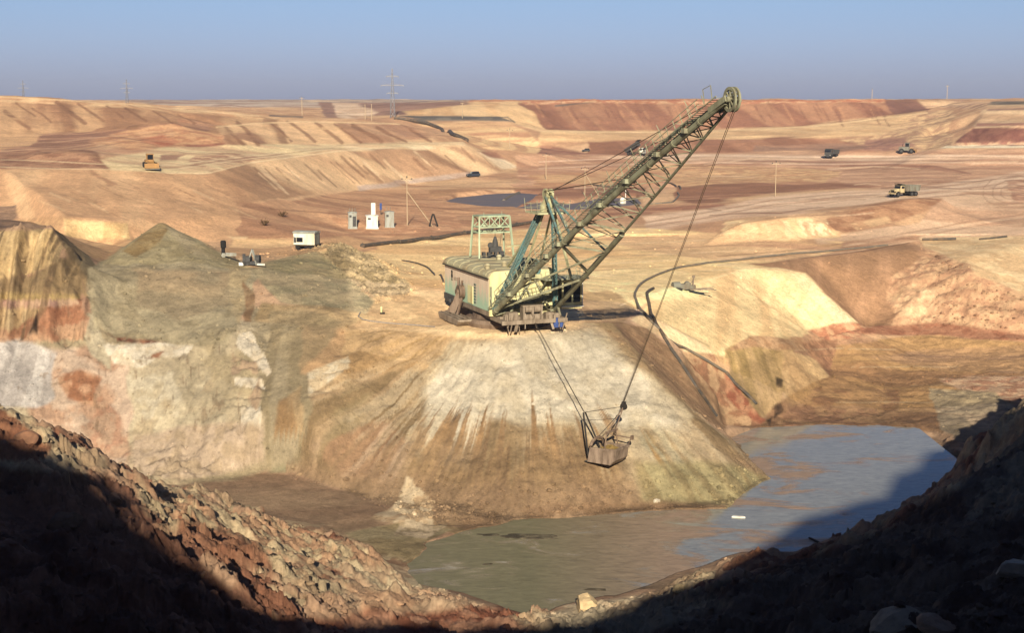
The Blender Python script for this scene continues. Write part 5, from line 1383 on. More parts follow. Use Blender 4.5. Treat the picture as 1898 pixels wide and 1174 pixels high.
# ---- mast
MH = Vector((15.2, -.2, 16.8))
def lattice(a, b, w, mat, name, n, r=.14, parent=drag):
    mb = MB(); d = (b - a).normalized(); u = d.cross(Vector((0, 1, 0))).normalized(); v = d.cross(u)
    cs = [u * w / 2 + v * w / 2, -u * w / 2 + v * w / 2, -u * w / 2 - v * w / 2, u * w / 2 - v * w / 2]
    for c in cs: mb.bar(a + c, b + c, r * 1.5)
    for i in range(n):
        p, q = a.lerp(b, i / n), a.lerp(b, (i + 1) / n)
        for k in range(4):
            mb.bar(p + cs[k], q + cs[(k + 1) % 4], r * .8)
            mb.bar(q + cs[k], q + cs[(k + 1) % 4], r * .8)
    return mb.build(name, mat, parent)
lattice(Vector((7.0, -4.5, 2.9)), MH + Vector((-.6, -.9, -.2)), .5, M['teal'], "mast_leg", 18, .1)
lattice(Vector((7.0, 4.5, 2.9)), MH + Vector((-.2, 1.0, -.2)), .45, M['teal'], "mast_leg", 18, .1)
MB().bar((7.0, -4.5, 3.0), MH + Vector((-.6, -.9, -.3)), .12, .44).build("mast_rib", M['teal'], drag)
bs = MB()
bs.bar((3.2, -1.2, 8.4), MH + Vector((-.5, -.5, 0)), .26); bs.bar((3.6, 3.4, 8.4), MH + Vector((-.5, .8, 0)), .24)
bs.bar(MH + Vector((.4, .9, 0)), cl(.14), .28); bs.bar(MH + Vector((.4, -.7, 0)), (9.0, -1.5, 7.0), .22)
bs.bar((4.3, -1.7, 11.4), (4.0, 2.2, 11.6), .16)
bs.build("mast_stay", M['creamsteel'], drag)
mh = MB().box(MH + Vector((0, 0, .1)), (4.2, 4.4, .22))
mh.lathe(MH, [(1.0, .2), (.95, .9), (.55, 1.7), (.3, 2.3)], 14)
mh.disc(MH + Vector((.2, -.3, 2.5)), (0, 1, 0), .75, .35, 18); mh.disc(MH + Vector((.2, .45, 2.5)), (0, 1, 0), .7, .3, 18); mh.box(MH + Vector((.4, 0, 2.9)), (.9, .6, .35))
mhd = mh.build("mast_head", M['creamsteel'], drag)
mr_ = MB()
cor = [(-2.1, -2.2), (0, -2.2), (2.1, -2.2), (2.1, 0), (2.1, 2.2), (0, 2.2), (-2.1, 2.2), (-2.1, 0)]
for i, (x, y) in enumerate(cor):
    mr_.bar(MH + Vector((x, y, .1)), MH + Vector((x * 1.06, y * 1.06, 1.5 if i % 2 else 1.9)), .06)
    x2, y2 = cor[(i + 1) % 8]
    for h in (.7, 1.25): mr_.bar(MH + Vector((x, y, h)), MH + Vector((x2, y2, h)), .045)
mr_.build("mast_railing", M['green'], mhd)
fs = MB()
fs.bar(MH + Vector((.4, -.4, 2.2)), cr(.36, .3), .26); fs.bar(MH + Vector((.4, .4, 2.2)), cr(.40, .3), .26); fs.bar(MH + Vector((.2, .6, 2.0)), cl(.36), .2)
fs.build("forestay", M['teal'], drag)
rp_ = MB()
for dy, s in ((-.6, .62), (-.2, .62), (.3, .80), (.6, .93)): rp_.pipe([MH + Vector((.4, dy, 2.9)), cr(s, 1.3)], .045, 5)
rp_.build("suspension_rope", M['rope'], drag)
# ---- roof gantry
ga = MB()
gx0, gx1, gy0, gy1 = -10.6, -8.0, -1.3, 3.4
for x in (gx0, gx1):
    for y in (gy0, gy1):
        ga.bar((x * 1.0 + (.9 if x == gx1 else -.5), y + (.35 if y > 0 else -.35), 8.5), (x, y, 14.6), .24)
for z in (12.2, 13.0, 14.6):
    for x in (gx0, gx1): ga.bar((x, gy0, z), (x, gy1, z), .2)
    for y in (gy0, gy1): ga.bar((gx0, y, z), (gx1, y, z), .2)
for x in (gx0, gx1):
    for k in range(3):
        a, b = gy0 + (gy1 - gy0) * k / 3, gy0 + (gy1 - gy0) * (k + 1) / 3
        ga.bar((x, a, 13.0), (x, b, 14.6), .12); ga.bar((x, b, 13.0), (x, a, 14.6), .12); ga.bar((x, b, 13.0), (x, b, 14.6), .1)
ga.bar((gx1, gy0, 12.2), (gx1 + .7, gy0 - .2, 9), .16); ga.box((-9.3, 1, 14.68), (2.7, 4.8, .08))
ga.bar((-8, 2.2, 14.6), (-8, 2.2, 15.3), .05); ga.bar((-8, -.6, 14.6), (-8, -.6, 15.2), .05)
ga.build("roof_gantry", M['mint'], drag)
gm = MB()
for k in range(6): gm.box((-9.2 + .5 * math.sin(k * 2.1), -.2 + k * .62, 8.95), (.7, .4, .55))
gm.box((-9.2, 1.6, 9.6), (.8, 1.8, .8)); gm.lathe((-9.2, 1.6, 10), [(.5, 0), (.4, .7), (.15, 1.5)], 10); gm.bar((-9.2, 1.6, 10), (-9.2, 1.6, 12.2), .06); gm.bar((-9.2, 2.3, 9.6), (-9.2, 2.6, 12.2), .05); gm.disc((-9.2, .9, 10.2), (1, 0, 0), .45, .2, 14)
gm.build("gantry_winch", M['darkgrey'], drag)

# ---- bucket and ropes
bg = sight(1125, 860, 100)
BS = .84
bkt = thing("dragline_bucket", "rusty dragline bucket full of soil, hanging by chains over the cone's face", "bucket", (bg[0], bg[1] - .9, bg[2] + .55), HEAD + R(34))
bkt.scale = (BS, BS, BS)
sd_ = [(-2.3, 0), (1.5, 0), (2.25, .75), (2.45, 2.3), (-1.9, 2.1)]
bb = MB()
for s in (-1, 1): bb.prism([(x, z) for x, z in sd_], s * 1.9 - .07, s * 1.9 + .07, 'y')
bb.prism([(-2.4, -.08), (1.5, -.08), (2.32, .72), (2.52, 2.3), (2.38, 2.3), (2.18, .78), (1.46, .06), (-2.4, .06)], -1.83, 1.83, 'y')
bb.bar((-1.9, -1.9, 2.1), (2.45, -1.9, 2.32), .26); bb.bar((-1.9, 1.9, 2.1), (2.45, 1.9, 2.32), .26); bb.bar((2.47, -1.95, 2.32), (2.47, 1.95, 2.32), .28)
for y in (-1.2, 0, 1.2): bb.bar((1.2, y, -.12), (2.4, y, 1.6), .16)
for x in (-1.0, .2, 1.3): 
    for s in (-1, 1): bb.bar((x, s * 2.0, .1), (x, s * 2.0, 2.1), .16)
shell = bb.build("bucket_shell", M['bucket'], bkt)
for k in range(5):
    y = -1.6 + k * .8
    MB().prism([(-3.0, -.02), (-2.3, -.12), (-2.3, .12)], y - .14, y + .14, 'y').build("tooth", M['darkgrey'], shell)
ac = MB(); ap = [(-1.8, 1.9 * math.cos(math.pi * k / 10), 2.1 + 1.25 * math.sin(math.pi * k / 10)) for k in range(11)]
ac.pipe(ap, .24, 8)
ac.build("bucket_arch", M['rust'], bkt)
ld = MB(); nn = 12
for j in range(nn + 1):
    for i in range(nn + 1):
        x, y = -1.7 + 3.9 * i / nn, -1.75 + 3.5 * j / nn
        h = 1.5 + .95 * max(0, 1 - ((x - .5) / 2.1) ** 2) * max(0, 1 - (y / 1.9) ** 2) + random.uniform(-.12, .12)
        ld.v.append((x, y, h))
for j in range(nn):
    for i in range(nn):
        a = j * (nn + 1) + i; ld.f.append((a, a + 1, a + nn + 2, a + nn + 1))
ld.build("soil_load", M['load'], bkt)
inv = Matrix.Translation(bkt.location) @ Matrix.Rotation(HEAD + R(34), 4, 'Z') @ Matrix.Scale(BS, 4); inv = inv.inverted()
dump = inv @ Vector(at_y(1156, 754, bkt.location.y + 1.0))
hitch = inv @ Vector(at_y(1083, 765, bkt.location.y + 2.6))
spr = (Vector((.6, 0, 0)) + Vector((0, 0, 4.6)))
hc = MB()
for s in (-1, 1): hc.pipe([(.6, s * 1.95, 1.9), spr + Vector((0, s * 1.35, 0))], .11, 6); hc.pipe([spr + Vector((0, s * 1.2, 0)), dump], .09, 6)
hc.build("hoist_chain", M['rust'], bkt)
MB().bar(spr + Vector((0, -1.6, 0)), spr + Vector((0, 1.6, 0)), .3).build("spreader_bar", M['rust'], bkt)
MB().disc(dump, (0, 1, 0), .55, .3, 18).box(dump + Vector((0, 0, .2)), (.5, .5, 1.0)).build("dump_block", M['dark'], bkt)
dc = MB()
for s in (-1, 1): dc.pipe([(-2.2, s * 1.9, .8), hitch + Vector((0, s * .25, 0))], .14, 6)
dc.pipe([hitch, dump], .045, 5); dc.pipe([(-1.8, 0, 3.3), dump + Vector((0, .1, -.3))], .05, 5)
dc.build("drag_chain", M['dark'], bkt)
spb = MB(); spb.bar((-.4, 2.6, 3.4), (2.4, 3.0, 3.2), .16); spb.bar((2.2, 3.0, 3.2), (1.9, 2.0, 1.2), .12); spb.box((2.4, 3.0, 3.3), (.35, .5, .6)); spb.bar((-.4, 2.6, 3.4), (.6, 1.4, 4.5), .12)
spb.build("side_spreader", M['rust'], bkt)
toD = Matrix.Translation((PADX, PADY, 0)) @ Matrix.Rotation(HEAD, 4, 'Z'); toB = inv.inverted(); toD = toD.inverted()
dW, hW = toD @ (toB @ dump), toD @ (toB @ hitch)
hr = MB()
for y in (-.1, .1): hr.pipe([TIP + Vector((1.6, y, .1)), dW + Vector((0, y * .5, .6))], .034, 5)
hr.build("hoist_rope", M['rope'], drag)
dr = MB()
for y in (-.07, .07): dr.pipe([(9.7, y, 2.0), hW + Vector((0, y * .4, 0))], .032, 5)
dr.build("drag_rope", M['dark'], drag)
# ================================================================ THINGS ROUND THE PIT
def on(px, py, ymin=60, ymax=3000):
    return Vector(sight(px, py, ymin, ymax))
def along(pts, lift=.0, step=4.0, sag=0, ymin=150):
    """a line laid over the ground through sighted points"""
    P = [on(*p, ymin) for p in pts]; out = []
    # smooth the plan a little, then drape
    def cat(p0, p1, p2, p3, t): return .5 * ((2 * p1) + (p2 - p0) * t + (2 * p0 - 5 * p1 + 4 * p2 - p3) * t * t + (3 * p1 - p0 - 3 * p2 + p3) * t ** 3)
    for i in range(len(P) - 1):
        p0, p1, p2, p3 = P[max(0, i - 1)], P[i], P[i + 1], P[min(len(P) - 1, i + 2)]
        n = max(1, int((p2 - p1).length / step))
        for k in range(n):
            q = cat(p0, p1, p2, p3, k / n); q.z = ground(q.x, q.y) + lift; out.append(q)
    q = P[-1].copy(); q.z += lift; out.append(q)
    for _ in range(2):
        out = [out[0]] + [Vector((b.x, b.y, max(b.z, (a.z + b.z + c.z) / 3))) for a, b, c in zip(out, out[1:], out[2:])] + [out[-1]]
    return out
def laid(name, pts, r, mat, label, cat, group=None, n=8, flange=0, **kw):
    P = along(pts, r * .8, **kw)
    o0 = P[0].copy()
    mb = MB(); mb.pipe([p - o0 for p in P], r, n)
    if flange:
        for a, b in list(zip(P, P[1:]))[::flange]: mb.disc(a - o0, b - a, r * 1.45, r * .5, n)
    o = mb.build(name, mat, smooth=False); o.location = o0
    return tag(o, label, cat, group)

# ---- pipes and hoses
laid("pipeline", [(672, 459), (720, 453), (780, 446), (840, 438), (900, 430), (940, 422), (990, 414)], .42, M['pipe'], "thick dark pipeline lying on the ground between the wagon and the dragline's mast", "pipe", flange=3, ymin=230)
laid("hose", [(1645, 456), (1600, 461), (1500, 470), (1400, 479), (1300, 491), (1240, 503), (1195, 523), (1177, 545), (1180, 562), (1195, 583), (1222, 612), (1270, 648), (1310, 674), (1345, 692)], .22, M['greypipe'],
     "long grey hose that sweeps in a wide bend round the cream bench", "hose", step=2.5, ymin=196)
laid("hose_end", [(1346, 693), (1362, 713), (1385, 737), (1402, 752)], .26, M['pipe'], "short black hose running down the rust stained rocks below the long grey hose", "hose", step=2, ymin=196)
laid("drain_pipe", [(1211, 537), (1199, 545), (1203, 566), (1212, 592), (1232, 630), (1260, 672), (1290, 720), (1315, 755), (1328, 774)], .26, M['pipe'],
     "dark bent pipe that runs down the brown slope beside the cone to the mud", "pipe", step=2, ymin=190)
laid("pipe_length", [(1710, 446), (1740, 446), (1772, 445)], .3, M['pipe'], "straight dark pipe length on the right-hand bench, the longer one nearer the brown slope", "pipe", group="loose pipe lengths on the right-hand bench", ymin=250)
laid("pipe_length", [(1816, 445), (1840, 443), (1866, 440)], .25, M['pipe'], "straight dark pipe length on the right-hand bench, the slightly tilted one near the photo's edge", "pipe", group="loose pipe lengths on the right-hand bench", ymin=250)
laid("slurry_pipe", [(730, 221), (755, 224), (790, 232), (820, 243), (845, 254), (866, 263)], .9, M['pipe'], "dark pipe curving down the far terrace from the foot of the tall pylon", "pipe", n=6, step=8, ymin=560)
laid("suction_pipe", [(962, 360), (948, 366), (934, 375)], .55, M['greypipe'], "pale suction pipe with a dark end lying in the dark basin", "pipe", step=3, ymin=380)
laid("power_cable", [(745, 484), (775, 490), (800, 505), (822, 524)], .16, M['pipe'], "dark power cable lying on the sand behind the dragline's house", "cable", ymin=200, step=2)
laid("blue_cable", [(668, 580), (664, 588), (672, 594), (700, 598), (730, 601), (770, 604), (806, 607)], .08, plain("faded_blue_cable", (168, 160, 150)), "pale blue cable looped on the sand left of the dragline", "cable", ymin=190, step=1.2)

# ---- poles
def pole(h, r, arms=1, stay=None, name="utility_pole", label="", mat=None):
    t = thing(name, label, "pole", (0, 0, 0), 0, "wooden and concrete power poles in the pit")
    mat = mat or M['pole']
    MB().tube((0, 0, -.6), (0, 0, h), r, 8, r * .7).build("shaft", mat, t)
    a = MB()
    for k in range(arms): a.bar((-1.3, 0, h - .5 - k * 1.0), (1.3, 0, h - .5 - k * 1.0), .16)
    if arms:
        a.build("crossarm", mat, t)
        for x in (-1.15, 1.15): MB().lathe((x, 0, h - .42), [(.09, 0), (.13, .12), (.13, .3), (.06, .4)], 8).build("insulator", M['darkgrey'], t)
    MB().lathe((0, 0, h), [(.1, 0), (.14, .15), (.14, .35), (.05, .5)], 8).build("insulator", M['darkgrey'], t)
    if stay: MB().tube((stay[0], stay[1], -.4), (0, 0, h * stay[2]), r * .9, 8).build("brace", mat, t)
    return t
def put_pole(px, py_top, py_foot, label, ymin=60, arms=1, stay=None, r=.16, name="utility_pole", mat=None, Y=None):
    g = on(px, py_foot, ymin) if Y is None else Vector(at_y(px, py_foot, Y))
    top = at_y(px, py_top, g.y)
    t = pole(top[2] - g.z, max(r * .8, min(.2, g.y * .00031)), arms, stay, name, label, mat)
    t.location = g
    return t
p = put_pole(755, 330, 418, "tall braced pole standing right of the three kiosks", 230, 1, (6.0, 1.5, .72))
for x in (5.2, 7.2): MB().bar((x, 1.0, -.3), (6.1 + (x - 6.2) * .1, 1.2, 2.7), .34).build("brace_footing", M['dark'], p)
put_pole(1012, 286, 334, "pale pole standing alone on the sand left of the dragline's suspension ropes", 380)
put_pole(1084, 311, 362, "braced pale pole at the edge of the dark basin, behind the suspension ropes", 360, 1, (4.5, 1, .8))
put_pole(1437, 301, 364, "pale pole between the two haul roads, right of the hoist ropes", 300)
put_pole(945, 240, 276, "thin pale pole on the terrace just left of the red bench's foot", 480)
put_pole(560, 180, 214, "thin pale pole on the upper left spoil ridge", 520, 1)
put_pole(857, 190, 219, "thin pale pole on the dark far ledge right of the tall pylon", 640)
put_pole(677, 193, 222, "left one of the twin pale poles by the far pale road", 600, 0)
put_pole(689, 192, 224, "right one of the twin pale poles by the far pale road", 600, 0)
put_pole(1616, 165, 186, "pale post standing on the skyline above the red bench", 800, 0, Y=955)
put_pole(1755, 158, 186, "faint post standing on the skyline above the far right cut", 800, 1, Y=970)

# ---- pylons
def pylon(h, label):
    t = thing("lattice_pylon", label, "pylon", (0, 0, 0), 0, "high voltage pylons on the skyline")
    b = MB(); w0, w1 = h * .05, h * .01
    lv = [0, .14, .27, .39, .5, .6, .69, .77, .85, .92, 1.0]
    def c(f, k):
        w = w0 + (w1 - w0) * min(1, f * 1.15); return Vector(((1, 1, -1, -1)[k] * w, (1, -1, -1, 1)[k] * w, h * f))
    for k in range(4):
        for f, g in zip(lv, lv[1:]):
            b.bar(c(f, k), c(g, k), h * .007); b.bar(c(f, k), c(g, (k + 1) % 4), h * .0035); b.bar(c(g, k), c(f, (k + 1) % 4), h * .0035); b.bar(c(g, k), c(g, (k + 1) % 4), h * .0035)
    b.build("tower_frame", M['pylon'], t)
    for f, l in ((.50, .12), (.66, .24), (.84, .13)):
        a = MB(); a.bar((-h * l, 0, h * f), (h * l, 0, h * f), h * .015); a.bar((-h * l, 0, h * f), (0, 0, h * (f + .04)), h * .006); a.bar((h * l, 0, h * f), (0, 0, h * (f + .04)), h * .006)
        for s in (-1, 1): a.bar((s * h * l * .97, 0, h * f), (s * h * l * .97, 0, h * (f - .035)), h * .007)
        a.build("crossarm", M['pylon'], t)
    return t
g = on(728, 218, 640); h = at_y(725, 127, g.y)[2] - g.z
t = pylon(h, "tall lattice pylon standing on the far brown terrace, nearest of the three"); t.location = g
for px, pt, pb, Y, lab in ((234, 147, 196, 900, "lattice pylon rising behind the left spoil ridge, near the middle of it"), (42, 149, 196, 950, "lattice pylon rising behind the left spoil ridge at the photo's left edge")):
    a = at_y(px, pt, Y); gz = ground(a[0], Y)
    t = pylon(a[2] - gz, lab); t.location = (a[0], Y, gz)

# ---- kiosks, wagon
def kiosk(px0, px1, py0, py1, mat, name, label, extra=None):
    g = on((px0 + px1) / 2, py1, 230); k = g.y / FPX * 1.0
    w, h = (px1 - px0) * k, (py1 - py0) * k
    t = thing(name, label, "kiosk", g, R(8), "transformer kiosks on the sand")
    MB().box((0, 0, h * .48), (w * .92, w * .9, h * .96)).box((0, 0, -.05), (w * 1.02, w, .4)).build("cabinet_body", mat, t, bevel=.03)
    rf = MB().prism([(-w * .52, h * .95), (0, h * 1.0), (w * .52, h * .95), (w * .52, h * .92), (-w * .52, h * .92)], -w * .5, w * .5, 'y'); rf.build("roof", mat, t)
    MB().box((w * .2, -w * .46, h * .4), (w * .36, .06, h * .62)).build("door", M['darkgrey'] if extra == 'dark' else mat, t)
    MB().box((-w * .22, -w * .46, h * .72), (w * .24, .06, h * .14)).build("louvre", M['darkgrey'], t)
    return t, w, h
t, w, h = kiosk(645, 662, 392, 422, M['grey'], "transformer_kiosk", "grey kiosk with a dark door, left of the white kiosk", 'dark')
for x in (-.3, .0, .3): MB().lathe((x * w, 0, h), [(.16, 0), (.2, .3), (.1, .5), (.14, .8)], 8).build("insulator", M['brownsteel'], t)
t, w, h = kiosk(678, 701, 398, 422, M['white'], "white_kiosk", "white kiosk with a tall white vent stack on its roof")
MB().box((w * .12, 0, h + (22 * .125) * .5), (1.0, .9, 22 * .125)).build("vent_stack", M['white'], t, bevel=.03)
t, w, h = kiosk(713, 731, 391, 421, M['grey'], "transformer_kiosk", "plain grey kiosk without a dark door, right of the white kiosk")
for x in (-.25, .1): MB().tube((x * w, 0, h), (x * w, 0, h + 1.0), .09, 6).build("insulator", M['brownsteel'], t)
g = on(706, 398, 260); t = thing("blue_cabinet", "narrow blue cabinet on a post behind the white kiosk", "cabinet", g)
MB().box((0, 0, 2.1), (.55, .4, 1.7)).build("cabinet_body", M['blue'], t); MB().tube((0, 0, -.3), (0, 0, 1.3), .1, 6).build("post", M['darkgrey'], t)

g = on(567, 463, 230); k = g.y / FPX
W_, H_ = 42 * k, 22 * k
t = thing("site_wagon", "cream white site wagon with one window on the sand left of the kiosks", "wagon", (g.x, g.y + 1.2, g.z), R(-14))
MB().box((0, 0, .85 + H_ / 2), (W_, 2.6, H_)).build("wagon_body", M['wagon'], t, bevel=.04)
rf = MB().prism([(-1.45, .85 + H_), (1.45, .85 + H_), (1.2, 1.1 + H_), (0, 1.2 + H_), (-1.2, 1.1 + H_)], -W_ / 2 - .12, W_ / 2 + .12); rf.build("roof", M['grey'], t)
MB().box((-W_ * .2, -1.32, .85 + H_ * .45), (1.15, .06, .9)).build("window", M['glass'], t)
MB().box((-W_ * .42, -1.32, .85 + H_ * .44), (.45, .06, H_ * .5)).build("door", M['darkgrey'], t)
MB().box((-W_ * .2, -1.33, .9 + H_ * .72), (1.9, .05, .5)).build("pale_panel", M['white'], t)
sh = MB()
for k2 in range(4): sh.box((W_ / 2 + .03, -.95 + k2 * .62, .85 + H_ * .5), (.06, .3, H_ * .9))
sh.build("end_shutter", M['darkgrey'], t)
ch = MB().box((0, -.7, .7), (W_ * .96, .16, .2)).box((0, .7, .7), (W_ * .96, .16, .2)).bar((-W_ / 2, 0, .65), (-W_ / 2 - 1.2, 0, .5), .14)
ch.build("chassis", M['rust'], t)
for x in (-W_ * .33, W_ * .33):
    for y in (-1.0, 1.0): MB().disc((x, y, .42), (0, 1, 0), .42, .26, 16).build("wheel", M['black'], t)

# ---- oddments on the grey piles
g = on(414, 477, 200)
t = thing("stand_pipe", "dark upright stand pipe on a flat pale base right of the pointed grey pile", "pipe", g, R(10))
MB().tube((0, 0, .5), (.05, 0, 2.6), .3, 10).lathe((.05, 0, 1.5), [(.3, 0), (.46, .1), (.46, 1.1), (.3, 1.25)], 12).build("riser", M['black'], t)
MB().box((.9, 0, .35), (2.4, .7, .3)).box((.05, 0, .35), (.5, .6, .7)).tube((.4, -.1, .6), (2.1, -.1, .55), .14, 8).build("base_plate", M['grey'], t)
g = on(463, 492, 190)
t = thing("pump_wreck", "dark pump wreck under a pale A-shaped frame on the grey pile's shoulder", "pump", g, R(-6))
MB().disc((-.9, 0, .9), (1, .3, 0), .9, .5, 18, .55).disc((-.2, 0, .75), (1, 0, 0), .75, .9, 16).box((.2, 0, .4), (2.6, 1.2, .5)).disc((1.3, .1, .95), (1, 0, 0), .7, .7, 14).build("pump_body", M['darkgrey'], t)
MB().bar((-.3, -.5, .1), (.45, -.2, 2.5), .16).bar((1.3, -.6, .1), (.45, -.2, 2.5), .2).bar((.45, .3, 2.5), (.45, -.2, 2.5), .14).bar((1.0, .7, .1), (.45, .3, 2.5), .14).build("a_frame", M['grey'], t)
MB().box((-1.2, -.5, .25), (.7, .5, .5)).build("pale_block", M['white'], t); MB().bar((1.4, -.6, .25), (2.6, -.5, .2), .3).build("pale_pipe", M['white'], t)
g = on(1268, 538, 190)
t = thing("scrap_pump", "grey scrap pump with pipes and rods strewn on the cream bench inside the hose bend", "scrap", g, R(4))
MB().disc((-1.4, 0, .75), (1, .2, 0), .7, 1.3, 16).box((-.2, .1, .6), (1.6, 1.0, .9)).disc((.6, .1, .9), (0, 1, 0), .6, .9, 14).box((1.2, .2, .5), (1.6, .9, .6)).build("pump_body", M['truckgrey'], t)
MB().bar((1.5, .2, .4), (1.7, .2, 2.5), .26).box((1.65, .2, 2.3), (.5, .3, .4)).bar((1.0, .2, .9), (1.6, .2, 1.7), .14).build("upright", M['brownsteel'], t)
MB().tube((-1.6, -.8, .25), (-.5, -1.1, .2), .28, 8).box((-1.0, -.9, .2), (1.0, .5, .4)).build("dark_casing", M['dark'], t)
MB().bar((1.2, -.2, .22), (5.2, .6, .3), .14).bar((1.2, -.8, .2), (3.8, -.9, .2), .16).bar((3.6, -.8, .2), (5.0, -1.0, .25), .18).bar((4.4, -.9, .2), (5.2, -1.9, .2), .14).box((2.4, -.3, .15), (3.0, 1.4, .16)).build("loose_rod", M['brownsteel'], t)
MB().bar((-1.8, -.5, .3), (-3.6, -1.3, .2), .2).build("loose_pipe", M['brownsteel'], t)
g = on(707, 582, 195)
t = thing("marker_post", "small cream post with a dark foot on the sand left of the dragline", "post", g)
MB().tube((0, 0, .2), (0, 0, 1.1), .16, 8).build("post", M['cream'], t); MB().box((.15, 0, .08), (.7, .5, .22)).build("foot", M['dark'], t)
g = on(490, 418, 240)
t = thing("dead_bush", "bare brown bush on the peach slope left of the wagon", "bush", g)
bu = MB()
for k in range(26):
    a = random.uniform(0, 6.28); e = random.uniform(.3, 1.3); L = random.uniform(.8, 1.7)
    q = Vector((math.cos(a) * math.cos(e), math.sin(a) * math.cos(e), math.sin(e))) * L
    bu.bar((0, 0, -.1), q, .05)
    for j in range(3):
        q2 = q * random.uniform(.5, .9); bu.bar(q2, q2 + Vector((random.uniform(-.4, .4), random.uniform(-.4, .4), random.uniform(.1, .5))), .035)
bu.build("branches", plain("dry_twig", (110, 84, 52)), t)
g2 = on(523, 402, 240)
c = copy_thing(t, g2, 1.3, "bare brown bush right beside the low bank above the wagon"); t["group"] = c["group"] = "dead bushes on the peach slope"

# ---- vehicles
def wheel(parent, x, y, r, w=.34):
    t_ = MB().disc((x, y, r), (0, 1, 0), r, w, 18, r * .55).build("wheel", M['black'], parent)
    MB().disc((x, y, r), (0, 1, 0), r * .56, w * .8, 14).build("rim", M['darkgrey'], t_)
def dump_truck(loc, rz, label, cabm, bodym, kind, s=1.0, tilt=0.0):
    """x forward; cab-over or bonneted"""
    t = thing("dump_truck", label, "truck", loc, rz, "dump trucks on the haul roads"); t.scale = (s, s, s)
    MB().box((-.4, -.45, .95), (7.2, .2, .34)).box((-.4, .45, .95), (7.2, .2, .34)).box((-.4, 0, .9), (7, .5, .2)).build("chassis", M['dark'], t)
    if kind == 'bonnet':
        cb = MB().prism([(.9, 1.0), (2.3, 1.0), (2.3, 1.95), (2.05, 2.75), (.95, 2.75), (.9, 2.0)], -1.15, 1.15, 'y').build("cab", cabm, t, bevel=.05)
        hd = MB().prism([(2.3, 1.0), (3.75, 1.0), (3.8, 1.75), (2.3, 1.98)], -.72, .72, 'y').build("bonnet", cabm, t, bevel=.05)
        fe = MB()
        for y in (-1.0, 1.0): fe.prism([(2.1, 1.25), (2.4, 1.62), (3.4, 1.62), (3.8, 1.2), (3.8, 1.05), (3.35, 1.4), (2.45, 1.4), (2.2, 1.1)], y - .3, y + .3, 'y')
        fe.box((3.95, 0, .85), (.2, 2.4, .32)); fe.build("fender", cabm, t)
        MB().box((3.8, 0, 1.4), (.06, 1.0, .55)).build("grille", M['dark'], hd)
        for y in (-.95, .95): MB().disc((3.9, y, 1.25), (1, 0, 0), .16, .12, 12).build("headlight", M['glass'], hd)
        MB().box((2.2, 0, 2.32), (.08, 1.9, .6), Matrix.Rotation(-.3, 3, 'Y')).build("windscreen", M['glass'], cb)
        for y in (-1.16, 1.16): MB().box((1.5, y, 2.3), (.9, .04, .6)).build("side_window", M['glass'], cb)
        MB().box((1.5, 0, 2.83), (1.35, 2.25, .12)).build("cab_roof", M['dark'], cb)
        fx = 3.0
    else:
        cb = MB().prism([(2.0, 1.0), (3.8, 1.0), (3.85, 1.9), (3.6, 3.0), (2.05, 3.0)], -1.22, 1.22, 'y').build("cab", cabm, t, bevel=.06)
        MB().box((3.76, 0, 2.45), (.08, 2.1, .75), Matrix.Rotation(-.22, 3, 'Y')).build("windscreen", M['glass'], cb)
        for y in (-1.23, 1.23): MB().box((3.0, y, 2.4), (.9, .04, .7)).build("side_window", M['glass'], cb)
        MB().box((3.86, 0, 1.55), (.08, 1.8, .5)).build("grille", M['darkgrey'], cb); MB().box((3.95, 0, .8), (.2, 2.5, .4)).build("bumper", M['darkgrey'], cb)
        for y in (-.95, .95): MB().box((4.0, y, 1.0), (.08, .3, .2)).build("headlight", M['white'], cb)
        fx = 2.9
    piv = Vector((-3.4, 0, 1.3)); rot = Matrix.Rotation(-tilt, 3, 'Y')
    bd = MB()
    def T(p): return piv + rot @ (Vector(p) - piv)
    prof = [(-4.0, 1.35), (.6 if kind == 'bonnet' else 1.7, 1.35), (.75 if kind == 'bonnet' else 1.85, 2.9), (-4.3, 2.75)]
    n0 = len(bd.v)
    for y0, y1 in ((-1.35, -1.22), (1.22, 1.35)): bd.prism(prof, y0, y1, 'y')
    bd.prism([(prof[0][0], 1.3), (prof[1][0], 1.3), (prof[1][0], 1.45), (prof[0][0], 1.45)], -1.3, 1.3, 'y')
    bd.prism([prof[1], (prof[1][0] + .14, 1.35), (prof[2][0] + .14, 3.0), prof[2]], -1.35, 1.35, 'y')
    bd.prism([(prof[0][0] - .1, 1.35), prof[0], prof[3], (prof[3][0] - .1, 2.75)], -1.35, 1.35, 'y')
    for k in range(5):
        x = prof[0][0] + .3 + k * (prof[1][0] - prof[0][0] - .3) / 4
        for y in (-1.4, 1.4): bd.box((x, y, 2.1), (.14, .1, 1.4))
    bd.v = [tuple(T(v)) for v in bd.v]
    body = bd.build("dump_body", bodym, t)
    if kind == 'bonnet': pass
    sv = MB(); x0 = prof[1][0]
    sv.prism([(x0, 2.9), (x0 + 1.5, 3.15), (x0 + 1.5, 3.25), (x0, 3.05)], -1.3, 1.3, 'y'); sv.v = [tuple(T(v)) for v in sv.v]
    sv.build("cab_guard", bodym, body)
    for x in (fx, -1.6, -2.9):
        for y in (-1.05, 1.05): wheel(t, x, y, .62, .42)
    return t
g = on(1675, 364, 300); k = g.y / FPX
dump_truck((g.x, g.y, g.z), R(-150), "cream bonneted dump truck with grey body on the right haul road", M['truckcream'], M['truckgrey'], 'bonnet', 24 * k / 3.2)
g = on(1541, 292.5, 480); k = g.y / FPX
dump_truck((g.x, g.y, g.z), R(-122), "dark dump truck with a pale windscreen mark coming along the far haul road", M['darkgrey'], M['darkgrey'], 'over', 17 * k / 3.2)
g = on(1179, 288, 480); k = g.y / FPX
